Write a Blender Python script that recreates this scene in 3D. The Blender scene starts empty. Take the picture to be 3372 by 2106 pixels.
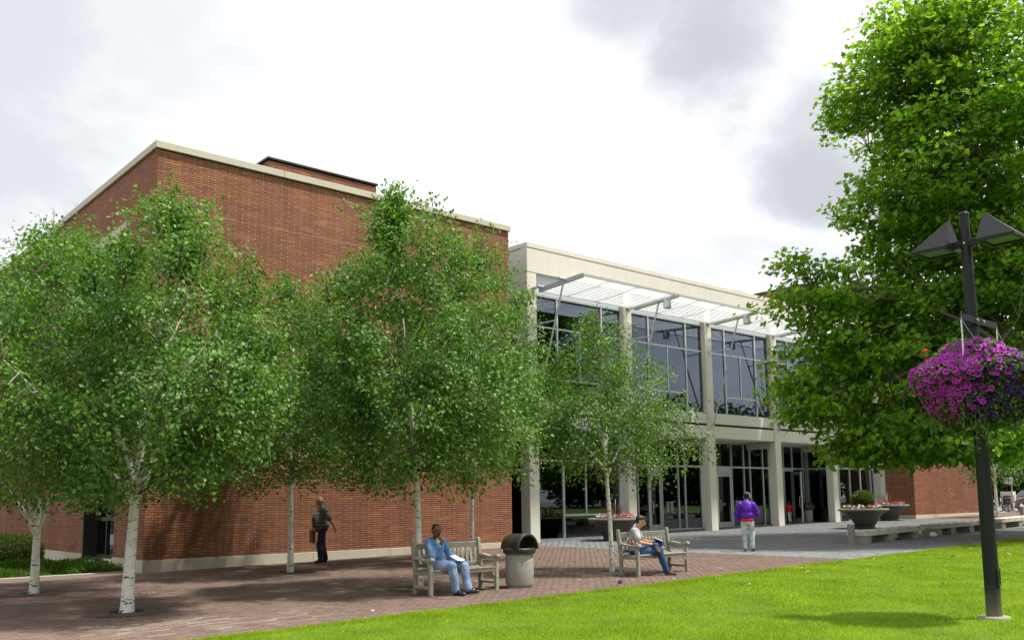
import bpy, bmesh, math, random
import numpy as np
from mathutils import Vector, Matrix, noise as mnoise
random.seed(7); RNG = np.random.default_rng(7)
SC = bpy.context.scene; COL = SC.collection
R = math.radians
def g(x): return 0.0113 * x                      # the ground rises gently along the facade

# ------------------------------------------------------------------ camera, sky, sun, exposure
cd = bpy.data.cameras.new('camera'); cam = bpy.data.objects.new('camera', cd); COL.objects.link(cam)
cd.sensor_width = 36; cd.lens = 32.216; cd.shift_y = 0.0645; cd.clip_start = .1; cd.clip_end = 2000
def cam_axes(yaw, pitch, roll):
    c, s = math.cos(yaw), math.sin(yaw); f = Vector((-s, c, 0)); r = Vector((c, s, 0)); u = Vector((0, 0, 1))
    c, s = math.cos(pitch), math.sin(pitch); f, u = c*f + s*u, -s*f + c*u
    c, s = math.cos(roll), math.sin(roll); r, u = c*r + s*u, -s*r + c*u
    return r, u, f
r_, u_, f_ = cam_axes(R(-40.97), R(7.136), R(-.741))
cam.matrix_world = Matrix(((r_.x, u_.x, -f_.x, 0), (r_.y, u_.y, -f_.y, 0), (r_.z, u_.z, -f_.z, 1.782), (0, 0, 0, 1)))
SC.camera = cam
SC.view_settings.view_transform = 'Standard'; SC.view_settings.look = 'None'
SC.view_settings.gamma = 1; SC.view_settings.use_curve_mapping = False
SC.view_settings.exposure = 0.78
SC.cycles.use_denoising = True
try: SC.cycles.denoiser = 'OPENIMAGEDENOISE'
except Exception: pass
SC.cycles.max_bounces = 7; SC.cycles.transparent_max_bounces = 10; SC.cycles.diffuse_bounces = 3
SC.cycles.glossy_bounces = 3; SC.cycles.caustics_reflective = False; SC.cycles.caustics_refractive = False
SC.cycles.sample_clamp_indirect = 4
SUN = Vector((.95, -1.0, 3.2)).normalized()
sd = bpy.data.lights.new('sun', 'SUN'); sd.energy = 4.1; sd.angle = R(2.6); sd.color = (1, .95, .87)
so = bpy.data.objects.new('sun', sd); COL.objects.link(so); so.rotation_euler = SUN.to_track_quat('Z', 'Y').to_euler(); so.location = (10, -10, 40)

class NT:
    """small helper for writing node trees"""
    def __init__(s, nt): s.nt = nt; nt.nodes.clear()
    def n(s, typ, **kw):
        nd = s.nt.nodes.new(typ)
        for k, v in kw.items():
            if k.startswith('_'): setattr(nd, k[1:], v)
            else:
                key = int(k[1:]) if k[0] == 'i' and k[1:].isdigit() else k.replace('__', ' ')
                if hasattr(v, 'is_linked'): s.nt.links.new(v, nd.inputs[key])
                else: nd.inputs[key].default_value = v
        return nd
    def math(s, op, a, b=0, c=None, clamp=False):
        nd = s.nt.nodes.new('ShaderNodeMath'); nd.operation = op; nd.use_clamp = clamp
        for k, v in enumerate((a, b) if c is None else (a, b, c)):
            if hasattr(v, 'is_linked'): s.nt.links.new(v, nd.inputs[k])
            else: nd.inputs[k].default_value = v
        return nd.outputs[0]
    def mixc(s, fac, a, b, blend='MIX'):
        nd = s.nt.nodes.new('ShaderNodeMix'); nd.data_type = 'RGBA'; nd.blend_type = blend
        for k, v in ((0, fac), (6, a), (7, b)):
            if hasattr(v, 'is_linked'): s.nt.links.new(v, nd.inputs[k])
            else: nd.inputs[k].default_value = v if k == 0 else (*v[:3], 1)
        return nd.outputs[2]
    def ramp(s, fac, stops, interp='LINEAR'):
        nd = s.nt.nodes.new('ShaderNodeValToRGB'); s.nt.links.new(fac, nd.inputs[0]); cr = nd.color_ramp; cr.interpolation = interp
        while len(cr.elements) > len(stops): cr.elements.remove(cr.elements[-1])
        while len(cr.elements) < len(stops): cr.elements.new(1)
        for e, (p, c) in zip(cr.elements, stops): e.position = p; e.color = (*c[:3], 1) if hasattr(c, '__len__') else (c, c, c, 1)
        return nd.outputs[0]
    def link(s, a, b): s.nt.links.new(a, b)

W = bpy.data.worlds.new('World'); SC.world = W; W.use_nodes = True
t = NT(W.node_tree)
sky = t.n('ShaderNodeTexSky', _sky_type='NISHITA', _sun_disc=False, _sun_elevation=math.asin(SUN.z), _sun_rotation=math.atan2(SUN.x, SUN.y), _dust_density=2.0)
tc = t.n('ShaderNodeTexCoord'); d = tc.outputs['Generated']
sep = t.n('ShaderNodeSeparateXYZ', i0=d)
zz = t.math('ADD', t.math('MAXIMUM', sep.outputs[2], 0.0), .35)
cv = t.n('ShaderNodeCombineXYZ', i0=t.math('DIVIDE', sep.outputs[0], zz), i1=t.math('DIVIDE', sep.outputs[1], zz), i2=0.0)
n1 = t.n('ShaderNodeTexNoise', Vector=cv.outputs[0], Scale=1.7, Detail=8.0, Roughness=.56, Distortion=.35).outputs[0]
n2 = t.n('ShaderNodeTexNoise', Vector=cv.outputs[0], Scale=3.4, Detail=6.0, Roughness=.6).outputs[0]
def blob(dr, rad, amt):                          # one thicker, greyer cloud in that part of the sky
    dv = t.n('ShaderNodeVectorMath', _operation='DISTANCE', i0=d, i1=Vector(dr).normalized()[:]).outputs['Value']
    w = t.math('MULTIPLY_ADD', t.math('SUBTRACT', n2, .5), rad*1.7, dv)
    mr = t.n('ShaderNodeMapRange', _interpolation_type='SMOOTHSTEP', Value=w, From__Min=rad*.15, From__Max=rad*1.2, To__Min=amt, To__Max=0.0)
    return mr.outputs[0]
grey = t.n('ShaderNodeMapRange', _interpolation_type='SMOOTHSTEP', Value=n1, From__Min=.42, From__Max=.76, To__Min=0.0, To__Max=.62).outputs[0]
for b_ in (((.725, .525, .455), .125, .70), ((.665, .565, .505), .11, .62), ((.825, .474, .312), .095, .70), ((.80, .46, .38), .08, .60), ((.14, .90, .36), .30, .56), ((.30, .85, .46), .2, .46), ((.55, .72, .42), .11, .33), ((.60, .69, .36), .08, .36), ((.6, -.75, .3), .5, .45), ((.9, -.3, .35), .35, .4)):
    grey = t.math('MAXIMUM', grey, blob(*b_))
ccol = t.mixc(grey, (8.0, 8.1, 8.25), (1.9, 2.1, 2.5))
gap = t.n('ShaderNodeMapRange', _interpolation_type='SMOOTHSTEP', Value=n2, From__Min=.66, From__Max=.82, To__Min=0.0, To__Max=.35).outputs[0]
skyc = t.mixc(gap, ccol, sky.outputs[0])
bg = t.n('ShaderNodeBackground', Color=skyc, Strength=.1)
t.n('ShaderNodeOutputWorld', Surface=bg.outputs[0])

# ------------------------------------------------------------------ materials
def new_mat(name):
    m = bpy.data.materials.new(name); m.use_nodes = True; return m, NT(m.node_tree)
def finish(m, t, bsdf): t.n('ShaderNodeOutputMaterial', Surface=bsdf); return m
def rnd(t):
    a = t.n('ShaderNodeNewGeometry').outputs['Random Per Island']; b = t.n('ShaderNodeObjectInfo').outputs['Random']
    return t.math('FRACT', t.math('ADD', a, t.math('MULTIPLY', b, 7.31)))
def pmat(name, col, rough=.7, var=.2, scale=6., bump=.0, spec=.4, metallic=0., isl=0., bscale=None, stretch=(1, 1, 1), dirt=None, streak=0):
    m, t = new_mat(name)
    co = t.n('ShaderNodeTexCoord').outputs['Object']
    mp = t.n('ShaderNodeMapping', Vector=co, Scale=stretch).outputs[0]
    nz = t.n('ShaderNodeTexNoise', Vector=mp, Scale=scale, Detail=5.0, Roughness=.6).outputs[0]
    f = t.math('MULTIPLY_ADD', t.math('SUBTRACT', nz, .5), 2*var, 1.0)
    if isl: f = t.math('MULTIPLY', f, t.math('MULTIPLY_ADD', t.math('SUBTRACT', rnd(t), .5), 2*isl, 1.0))
    cc = t.n('ShaderNodeVectorMath', _operation='SCALE', i0=col, Scale=f).outputs[0]
    if dirt:
        dz = t.n('ShaderNodeTexNoise', Vector=mp, Scale=dirt[1], Detail=7.0, Roughness=.7).outputs[0]
        cc = t.mixc(t.n('ShaderNodeMapRange', Value=dz, From__Min=dirt[2], From__Max=dirt[2]+.18, To__Max=dirt[3] if len(dirt) > 3 else .8).outputs[0], cc, dirt[0])
    kw = {}
    if streak:
        sn = t.n('ShaderNodeTexNoise', Vector=t.n('ShaderNodeMapping', Vector=t.n('ShaderNodeNewGeometry').outputs['Position'], Scale=(3.2, 3.2, .22)).outputs[0], Scale=1.0, Detail=7.0, Roughness=.7).outputs[0]
        cc = t.mixc(t.n('ShaderNodeMapRange', Value=sn, From__Min=.5, From__Max=.75, To__Max=streak).outputs[0], cc, (.40, .37, .30))
    if bump:
        bz = t.n('ShaderNodeTexNoise', Vector=mp, Scale=bscale or scale*4, Detail=4.0).outputs[0]
        kw['Normal'] = t.n('ShaderNodeBump', Strength=bump, Distance=.02, Height=bz).outputs[0]
    p = t.n('ShaderNodeBsdfPrincipled', Base__Color=cc, Roughness=rough, Metallic=metallic, **{'Specular IOR Level': spec}, **kw)
    return finish(m, t, p.outputs[0])
def leafmat(name, cols, trans=.35, rough=.42, spec=.5, big=None, dry=None):
    m, t = new_mat(name); q = rnd(t)
    c = t.ramp(q, [(i/(len(cols)-1), k) for i, k in enumerate(cols)])
    if big:
        co = t.n('ShaderNodeTexCoord').outputs['Object']
        nz = t.n('ShaderNodeTexNoise', Vector=co, Scale=big, Detail=4.0).outputs[0]
        c = t.n('ShaderNodeVectorMath', _operation='SCALE', i0=c, Scale=t.math('MULTIPLY_ADD', nz, 1.1, .45)).outputs[0]
    if dry:
        dz = t.n('ShaderNodeTexNoise', Vector=t.n('ShaderNodeTexCoord').outputs['Object'], Scale=.55, Detail=6.0, Roughness=.65).outputs[0]
        c = t.mixc(t.n('ShaderNodeMapRange', Value=dz, From__Min=.5, From__Max=.68, To__Max=.45).outputs[0], c, dry)
    p = t.n('ShaderNodeBsdfPrincipled', Base__Color=c, Roughness=rough, **{'Specular IOR Level': spec})
    tc_ = t.mixc(.6, c, (1.3, 1.25, .35), 'MULTIPLY')
    tr = t.n('ShaderNodeBsdfTranslucent', Color=t.n('ShaderNodeVectorMath', _operation='SCALE', i0=tc_, Scale=1.5).outputs[0])
    mx = t.n('ShaderNodeMixShader', i0=trans, i1=p.outputs[0], i2=tr.outputs[0])
    return finish(m, t, mx.outputs[0])
def brickmat(name, stops, rough=.8):
    m, t = new_mat(name); q = rnd(t)
    c = t.ramp(q, stops, 'LINEAR')
    co = t.n('ShaderNodeTexCoord').outputs['Object']; geo = t.n('ShaderNodeNewGeometry')
    nz = t.n('ShaderNodeTexNoise', Vector=geo.outputs['Position'], Scale=.5, Detail=5.0).outputs[0]
    n2 = t.n('ShaderNodeTexNoise', Vector=geo.outputs['Position'], Scale=45.0, Detail=3.0).outputs[0]
    st = t.n('ShaderNodeTexNoise', Vector=t.n('ShaderNodeMapping', Vector=geo.outputs['Position'], Scale=(2.2, 2.2, .16)).outputs[0], Scale=1.0, Detail=6.0, Roughness=.65).outputs[0]
    f = t.math('MULTIPLY', t.math('MULTIPLY_ADD', nz, .5, .75), t.math('MULTIPLY_ADD', n2, .5, .75)); f = t.math('MULTIPLY', f, t.math('MULTIPLY_ADD', st, .8, .6))
    c = t.n('ShaderNodeVectorMath', _operation='SCALE', i0=c, Scale=f).outputs[0]
    bp = t.n('ShaderNodeBump', Strength=.25, Distance=.01, Height=n2).outputs[0]
    p = t.n('ShaderNodeBsdfPrincipled', Base__Color=c, Roughness=rough, Normal=bp, **{'Specular IOR Level': .25})
    return finish(m, t, p.outputs[0])
def glassmat(name, tint, boost=1.0, base=.04, refl=(.86, .93, 1)):
    m, t = new_mat(name)
    fr = t.n('ShaderNodeFresnel', IOR=1.52).outputs[0]
    geo = t.n('ShaderNodeNewGeometry')
    nz = t.n('ShaderNodeTexNoise', Vector=geo.outputs['Position'], Scale=.8, Detail=2.0).outputs[0]
    bp = t.n('ShaderNodeBump', Strength=.06, Distance=.02, Height=nz).outputs[0]
    tr = t.n('ShaderNodeBsdfTransparent', Color=(*tint, 1)); gl = t.n('ShaderNodeBsdfGlossy', Color=(*refl, 1), Roughness=.01, Normal=bp)
    mx = t.n('ShaderNodeMixShader', i0=t.math('MULTIPLY_ADD', fr, boost, base, clamp=True), i1=tr.outputs[0], i2=gl.outputs[0])
    return finish(m, t, mx.outputs[0])
def barkmat(name, base=(.76, .75, .69), dark=(.02, .018, .015), thr=.615):
    m, t = new_mat(name); co = t.n('ShaderNodeTexCoord').outputs['Object']
    mp = t.n('ShaderNodeMapping', Vector=co, Scale=(7, 7, 26)).outputs[0]
    a = t.n('ShaderNodeTexNoise', Vector=mp, Scale=1.0, Detail=4.0, Roughness=.65).outputs[0]
    z = t.n('ShaderNodeSeparateXYZ', i0=co).outputs[2]
    low = t.n('ShaderNodeMapRange', Value=z, From__Min=0.0, From__Max=1.1, To__Min=.075, To__Max=0.0).outputs[0]
    mk = t.n('ShaderNodeMapRange', Value=t.math('ADD', a, low), From__Min=thr, From__Max=thr+.05).outputs[0]
    b = t.n('ShaderNodeTexNoise', Vector=co, Scale=3.0, Detail=3.0).outputs[0]
    c0 = t.mixc(t.n('ShaderNodeMapRange', Value=b, From__Min=.55, From__Max=.75, To__Max=.6).outputs[0], base, (.45, .33, .2))
    up = t.n('ShaderNodeMapRange', Value=z, From__Min=2.2, From__Max=4.5, To__Max=.65).outputs[0]
    c0 = t.mixc(up, c0, (.26, .2, .14))
    c = t.mixc(mk, c0, dark)
    bp = t.n('ShaderNodeBump', Strength=.35, Distance=.01, Height=a).outputs[0]
    p = t.n('ShaderNodeBsdfPrincipled', Base__Color=c, Roughness=.75, Normal=bp, **{'Specular IOR Level': .2})
    return finish(m, t, p.outputs[0])
BR = [(0, (.285, .112, .058)), (.2, (.252, .104, .060)), (.42, (.300, .124, .064)), (.58, (.228, .100, .069)), (.75, (.330, .146, .072)), (.9, (.205, .096, .071)), (1, (.365, .172, .083))]
M = dict(
    brick=brickmat('brick', BR), mortar=pmat('mortar', (.40, .34, .26), .9, .15, 8), joint=pmat('raked_joint', (.035, .028, .024), .95, .2, 9),
    concrete=pmat('precast_concrete', (.64, .605, .53), .8, .07, 1.3, .12, .3, bscale=60, dirt=((.44, .40, .33), .9, .60, .4), streak=.22),
    concrete2=pmat('grey_concrete', (.27, .262, .225), .85, .3, 4, .3, .3, bscale=50, dirt=((.12, .11, .085), 4.5, .55, .7)),
    coping=pmat('coping_stone', (.52, .48, .385), .8, .07, 2, .1, .3, bscale=60, streak=.45),
    darkmetal=pmat('bronze_metal', (.016, .016, .016), .45, .2, 8), silver=pmat('aluminium', (.52, .56, .56), .38, .05, 3, 0, .5, .35),
    galv=pmat('galvanised_steel', (.52, .54, .54), .4, .12, 6, 0, .5, .35), slat=None,
    panel=pmat('metal_panel', (.55, .60, .63), .4, .03, 1.5), roof=pmat('roofing', (.25, .25, .25), .9),
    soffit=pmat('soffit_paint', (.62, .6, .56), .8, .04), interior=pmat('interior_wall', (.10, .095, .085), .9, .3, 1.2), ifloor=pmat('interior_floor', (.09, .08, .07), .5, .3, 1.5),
    paver=pmat('brick_paver', (.150, .105, .086), .92, .26, .8, .2, .15, isl=.15, bscale=80, dirt=((.15, .115, .095), .7, .52, .6)),
    pave_gap=pmat('paving_sand', (.128, .092, .075), .95, .3, 5), stone=pmat('pale_paver', (.205, .165, .135), .85, .15, 3, .2, .25, isl=.2, bscale=60),
    grey=pmat('grey_paver', (.155, .162, .163), .85, .14, 1.0, .2, .3, isl=.14, bscale=70, dirt=((.26, .26, .25), .5, .55, .5)),
    grey_gap=pmat('grey_sand', (.12, .122, .12), .95, .3, 5),
    lawn=pmat('lawn_soil', (.07, .145, .006), .95, .4, 2.0), soil=pmat('bed_soil', (.05, .035, .022), .95, .4, 8, .4), kerb=pmat('kerb_concrete', (.36, .33, .28), .85, .15, 3),
    street=pmat('street_paving', (.19, .18, .17), .9, .2, .6), asphalt=pmat('asphalt', (.06, .06, .062), .9, .2, 2),
    grass=leafmat('grass_blade', [(.12, .22, .005), (.195, .31, .007), (.26, .375, .010), (.37, .44, .045)], .42, .6, .2, big=1.1, dry=(.30, .36, .05)),
    birch=leafmat('birch_leaf', [(.050, .130, .018), (.072, .170, .023), (.100, .212, .030), (.148, .265, .046)], .30, .5, .38, big=.8),
    plane=leafmat('plane_leaf', [(.062, .145, .010), (.108, .225, .015), (.165, .31, .022), (.24, .38, .038)], .50, .5, .35, big=.5),
    far=leafmat('far_leaf', [(.012, .04, .008), (.03, .08, .012), (.06, .115, .015)], .25, .6, .3),
    hedge=leafmat('hedge_leaf', [(.06, .12, .012), (.13, .21, .022), (.24, .31, .04)], .3, .4, .5), cover=leafmat('cover_leaf', [(.03, .09, .008), (.07, .155, .014), (.12, .20, .025)], .3, .5, .3),
    box=leafmat('box_leaf', [(.03, .075, .006), (.07, .14, .01), (.12, .2, .02)], .3, .4, .5), basketleaf=leafmat('basket_leaf', [(.035, .085, .015), (.09, .16, .03), (.16, .24, .06)], .3, .4, .5),
    bark=barkmat('birch_bark'), planebark=pmat('plane_bark', (.10, .085, .06), .9, .4, 3, .4), twig=pmat('twig_bark', (.13, .085, .05), .8, .3, 8),
    teak=pmat('weathered_teak', (.30, .285, .24), .82, .16, 5, .3, .25, isl=.12, bscale=30, stretch=(1, 1, 1), dirt=((.17, .16, .12), 7, .56, .6)),
    lid=pmat('brown_lid', (.038, .029, .021), .5, .3, 5, .15, .3), iron=pmat('grate_iron', (.11, .08, .062), .7, .3, 8), hole=pmat('bin_inside', (.012, .01, .008), .9),
    bowl=pmat('planter_cast', (.075, .068, .06), .6, .15, 3, .1, .4), bowlrim=pmat('planter_rim', (.21, .18, .155), .7, .1, 3),
    pole=pmat('lamp_paint', (.010, .012, .013), .5, .3, 5, 0, .3, dirt=((.025, .03, .03), 3, .6, .5)), lens=pmat('lamp_lens', (.12, .17, .08), .15, .1, 3, 0, .6), steel=pmat('bright_steel', (.55, .55, .53), .3, .1, 5, 0, .5, .8),
    post=pmat('post_stone', (.25, .215, .175), .8, .2, 4, .2), postcap=pmat('post_cap', (.62, .60, .57), .6, .06, 3), emblem=pmat('emblem_blue', (.06, .10, .30), .5, .05, 3),
    white=pmat('white_paint', (.72, .72, .70), .5, .05, 3), black=pmat('black_rubber', (.012, .012, .013), .6, .2, 5), red=pmat('red_paint', (.42, .015, .02), .3, .05, 3, 0, .6), carglass=pmat('car_glass', (.30, .36, .37), .1, .1, 2, 0, .8),
)
_m, _t = new_mat('louvre_panel')                  # translucent white louvres: daylight glows through them
_m1 = _t.n('ShaderNodeBsdfDiffuse', Color=(.88, .89, .89, 1)); _m2 = _t.n('ShaderNodeBsdfTranslucent', Color=(.95, .96, .96, 1))
M['slat'] = finish(_m, _t, _t.n('ShaderNodeMixShader', i0=.75, i1=_m1.outputs[0], i2=_m2.outputs[0]).outputs[0])
_m, _t = new_mat('lamp_post_paint'); _co = _t.n('ShaderNodeTexCoord').outputs['Object']; _z = _t.n('ShaderNodeSeparateXYZ', i0=_co).outputs[2]
_nz = _t.n('ShaderNodeTexNoise', Vector=_co, Scale=9.0, Detail=5.0).outputs[0]
_f = _t.n('ShaderNodeMapRange', Value=_t.math('ADD', _z, _t.math('MULTIPLY', _nz, .35)), From__Min=.22, From__Max=.62, To__Min=.85, To__Max=0.0).outputs[0]
_c = _t.mixc(_f, _t.mixc(_t.math('MULTIPLY', _nz, .5), (.010, .012, .013), (.022, .026, .027)), (.16, .14, .105))
M['postpaint'] = finish(_m, _t, _t.n('ShaderNodeBsdfPrincipled', Base__Color=_c, Roughness=.5, **{'Specular IOR Level': .3}).outputs[0])
M['glass'] = glassmat('tinted_glass', (.42, .50, .50), 1.25, .03); M['glass_up'] = glassmat('upper_glass', (.34, .42, .48), 1.75, .05, (.70, .80, 1))
M['darkglass'] = glassmat('bronze_glass', (.3, .28, .25), 1.2, .05)

# ------------------------------------------------------------------ mesh helpers
WL = {}                                           # where each parent stands, for parts written in world coordinates
def tag(o, label=None, cat=None, group=None, kind=None):
    for k, v in (('label', label), ('category', cat), ('group', group), ('kind', kind)):
        if v: o[k] = v
    return o
def empty(name, loc=(0, 0, 0), rz=0, label=None, cat=None, group=None, parent=None):
    o = bpy.data.objects.new(name, None); COL.objects.link(o); o.location = loc; o.rotation_euler = (0, 0, rz); o.empty_display_size = .3
    if parent: o.parent = parent
    WL[o.name] = Vector(loc) + (WL[parent.name] if parent else Vector())
    return tag(o, label, cat, group)
def link_mesh(name, me, mat, parent=None, loc=(0, 0, 0), kind=None, smooth=False):
    if mat is not None and len(me.materials) == 0:
        for m in (mat if isinstance(mat, (list, tuple)) else [mat]): me.materials.append(m)
    if smooth: me.shade_smooth()
    o = bpy.data.objects.new(name, me); COL.objects.link(o); o.location = loc
    if parent: o.parent = parent
    WL[o.name] = Vector(loc) + (WL[parent.name] if parent else Vector())
    if kind: o['kind'] = kind
    return o
def np_mesh(name, V, F, mi=None):
    """V (n,3), F (m,k) all faces of k corners"""
    me = bpy.data.meshes.new(name); V = np.asarray(V, np.float32); F = np.asarray(F, np.int32); k = F.shape[1]
    me.vertices.add(len(V)); me.vertices.foreach_set('co', V.ravel())
    me.loops.add(F.size); me.loops.foreach_set('vertex_index', F.ravel())
    me.polygons.add(len(F)); me.polygons.foreach_set('loop_start', np.arange(0, F.size, k, dtype=np.int32))
    if mi is not None: me.polygons.foreach_set('material_index', np.asarray(mi, np.int32))
    me.update(calc_edges=True); me.shade_flat(); return me
class MB:
    def __init__(s): s.v = []; s.f = []; s.m = []
    def add(s, V, F, mi=0):
        b = len(s.v); s.v += [tuple(p) for p in V]; s.f += [tuple(i+b for i in f) for f in F]; s.m += [mi]*len(F); return s
    def box(s, c, size, rz=0, rot=None, mi=0):
        hx, hy, hz = size[0]/2, size[1]/2, size[2]/2
        V = [Vector((x, y, z)) for x in (-hx, hx) for y in (-hy, hy) for z in (-hz, hz)]
        Q = rot if rot is not None else Matrix.Rotation(rz, 3, 'Z')
        V = [Q @ p + Vector(c) for p in V]
        return s.add(V, [(0, 1, 3, 2), (4, 6, 7, 5), (0, 4, 5, 1), (2, 3, 7, 6), (0, 2, 6, 4), (1, 5, 7, 3)], mi)
    def b2(s, a, b, mi=0): return s.box([(p+q)/2 for p, q in zip(a, b)], [abs(q-p) for p, q in zip(a, b)], mi=mi)
    def bar(s, p, q, w, h=None, up=(0, 0, 1), mi=0):
        p, q = Vector(p), Vector(q); d = q-p; L = d.length; d.normalize(); u = Vector(up)
        x = d.cross(u); x = x.normalized() if x.length > 1e-4 else Vector((1, 0, 0)); y = x.cross(d)
        Q = Matrix((x, d, y)).transposed()
        return s.box((p+q)/2, (w, L, h or w), rot=Q, mi=mi)
    def tube(s, pts, rad, n=8, cap=True, mi=0):
        pts = [Vector(p) for p in pts]; k = len(pts); rad = rad if hasattr(rad, '__len__') else [rad]*k; V = []; F = []
        x = None
        for i, p in enumerate(pts):
            d = (pts[min(i+1, k-1)] - pts[max(i-1, 0)]).normalized()
            if x is None: x = d.orthogonal().normalized()
            else:
                x = x - d*x.dot(d); x = x.normalized() if x.length > 1e-5 else d.orthogonal().normalized()
            y = d.cross(x)
            for j in range(n): a = 2*math.pi*j/n; V.append(p + (x*math.cos(a) + y*math.sin(a))*rad[i])
        for i in range(k-1):
            for j in range(n): F.append((i*n+j, i*n+(j+1) % n, (i+1)*n+(j+1) % n, (i+1)*n+j))
        if cap: F.append(tuple(range(n))[::-1]); F.append(tuple(range((k-1)*n, k*n)))
        return s.add(V, F, mi)
    def lathe(s, prof, n=24, c=(0, 0, 0), mi=0):
        V = []; F = []
        for r, z in prof:
            for j in range(n): a = 2*math.pi*j/n; V.append((c[0]+r*math.cos(a), c[1]+r*math.sin(a), c[2]+z))
        for i in range(len(prof)-1):
            for j in range(n): F.append((i*n+j, i*n+(j+1) % n, (i+1)*n+(j+1) % n, (i+1)*n+j))
        F.append(tuple(range(n))[::-1]); F.append(tuple(range((len(prof)-1)*n, len(prof)*n)))
        return s.add(V, F, mi)
    def prism(s, poly, axis, a, b, mi=0):
        """extrude a 2-D outline along axis from a to b; the outline's plane is the other two axes in order"""
        n = len(poly); o = [i for i in range(3) if i != axis]; V = []
        for k in (a, b):
            for p in poly:
                q = [0, 0, 0]; q[o[0]], q[o[1]] = p; q[axis] = k; V.append(q)
        F = [tuple(range(n))[::-1], tuple(range(n, 2*n))] + [(i, (i+1) % n, n+(i+1) % n, n+i) for i in range(n)]
        return s.add(V, F, mi)
    def ball(s, c, r, n=12, m=8, rot=None, mi=0):
        r = r if hasattr(r, '__len__') else (r, r, r); V = []; F = []; c = Vector(c)
        for i in range(1, m):
            th = math.pi*i/m
            for j in range(n):
                ph = 2*math.pi*j/n; p = Vector((r[0]*math.sin(th)*math.cos(ph), r[1]*math.sin(th)*math.sin(ph), r[2]*math.cos(th)))
                V.append(c + (rot @ p if rot is not None else p))
        top = Vector((0, 0, r[2])); bot = -top
        V += [c + (rot @ top if rot is not None else top), c + (rot @ bot if rot is not None else bot)]; T = len(V)-2
        for i in range(m-2):
            for j in range(n): F.append((i*n+j, (i+1)*n+j, (i+1)*n+(j+1) % n, i*n+(j+1) % n))
        for j in range(n): F.append((T, j, (j+1) % n)); F.append((T+1, (m-2)*n+(j+1) % n, (m-2)*n+j))
        return s.add(V, F, mi)
    def mesh(s, name, off=(0, 0, 0), bevel=0):
        me = bpy.data.meshes.new(name); o = Vector(off)
        me.from_pydata([tuple(Vector(p)-o) for p in s.v], [], s.f)
        if any(s.m): me.polygons.foreach_set('material_index', s.m)
        bm = bmesh.new(); bm.from_mesh(me); bmesh.ops.recalc_face_normals(bm, faces=bm.faces)
        if bevel: bmesh.ops.bevel(bm, geom=bm.edges[:], offset=bevel, segments=1, affect='EDGES', clamp_overlap=True)
        bm.to_mesh(me); bm.free(); return me
    def build(s, name, mat, parent=None, world=False, kind=None, smooth=False, bevel=0, loc=(0, 0, 0)):
        off = WL[parent.name] if (world and parent) else (0, 0, 0)
        return link_mesh(name, s.mesh(name, off, bevel), mat, parent, loc, kind, smooth)
def part(name, mat, parent, a, b, bevel=0, world=True, label=None):
    o = MB().b2(a, b).build(name, mat, parent, world, bevel=bevel)
    if label: o['label'] = label
    return o
def copy_tree(o, parent=None):
    c = o.copy(); COL.objects.link(c)
    if parent: c.parent = parent
    WL[c.name] = WL.get(o.name, Vector()).copy()
    for ch in list(o.children): copy_tree(ch, c)
    return c
def autosmooth(o, ang=40):
    o.data.shade_smooth(); 
    try: o.data.set_sharp_from_angle(angle=R(ang))
    except Exception: pass
    return o
def np_boxes(C, S, skip_bottom=False):
    """many axis-aligned boxes at once: C centres, S sizes -> V, F (quads)"""
    C = np.asarray(C, float); S = np.asarray(S, float)/2
    sg = np.array([[x, y, z] for x in (-1, 1) for y in (-1, 1) for z in (-1, 1)], float)
    V = (C[:, None, :] + sg[None]*S[:, None, :]).reshape(-1, 3)
    q = [(0, 1, 3, 2), (4, 6, 7, 5), (0, 4, 5, 1), (2, 3, 7, 6), (1, 5, 7, 3)]
    if not skip_bottom: q.append((0, 2, 6, 4))
    F = (np.arange(len(C))[:, None, None]*8 + np.array(q)[None]).reshape(-1, 4)
    return V, F

def text(name, body, size, mat, parent):
    fc = bpy.data.curves.new('t', 'FONT'); fc.body = body; fc.size = size; fc.extrude = .001; fo = bpy.data.objects.new('t', fc); COL.objects.link(fo)
    dg = bpy.context.evaluated_depsgraph_get(); dg.update(); me = bpy.data.meshes.new_from_object(fo.evaluated_get(dg)); bpy.data.objects.remove(fo); me.materials.clear()
    return link_mesh(name, me, mat, parent)
def pix(P):
    """where a point lands in the picture (0..1 across, 0..1 down), and its depth"""
    dv = Vector(P)-Vector((0, 0, 1.782)); z = dv.dot(f_)
    return .5 + dv.dot(r_)/z*.8949, (1270.5-dv.dot(u_)/z*3017.55)/2106, z
# ------------------------------------------------------------------ ground
def sheet(name, x0, x1, y0, y1, dz, mat, nx=1):
    V = []; F = []
    for i in range(nx+1):
        x = x0+(x1-x0)*i/nx; V += [(x, y0, g(x)+dz), (x, y1, g(x)+dz)]
        if i: F.append((2*i-2, 2*i, 2*i+1, 2*i-1))
    return link_mesh(name, np_mesh(name, V, F), mat, kind='structure')
me = bpy.data.meshes.new('ground'); me.from_pydata([(1500*math.cos(a), 1500*math.sin(a), -1.6) for a in np.linspace(0, 2*math.pi, 48, endpoint=False)], [], [tuple(range(48))])
link_mesh('ground', me, M['asphalt'], kind='structure')
sheet('street', -95, 150, -95, 150, -.06, M['street'])
lawn = sheet('lawn', -90, 84, -90, 11.88, -.014, M['lawn'])
brick_pav = sheet('brick_pavement', -30, 21.42, 11.9, 25.0, -.009, M['pave_gap'])
grey_pav = sheet('grey_pavement', 21.44, 48.66, 11.9, 26.84, -.009, M['grey_gap'])
sheet('side_pavement', 48.68, 62, 11.9, 23.6, -.005, M['paver'])
sheet('planting_bed', -20, 8.2, 25.14, 45, -.03, M['soil'])
kb = MB()
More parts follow.
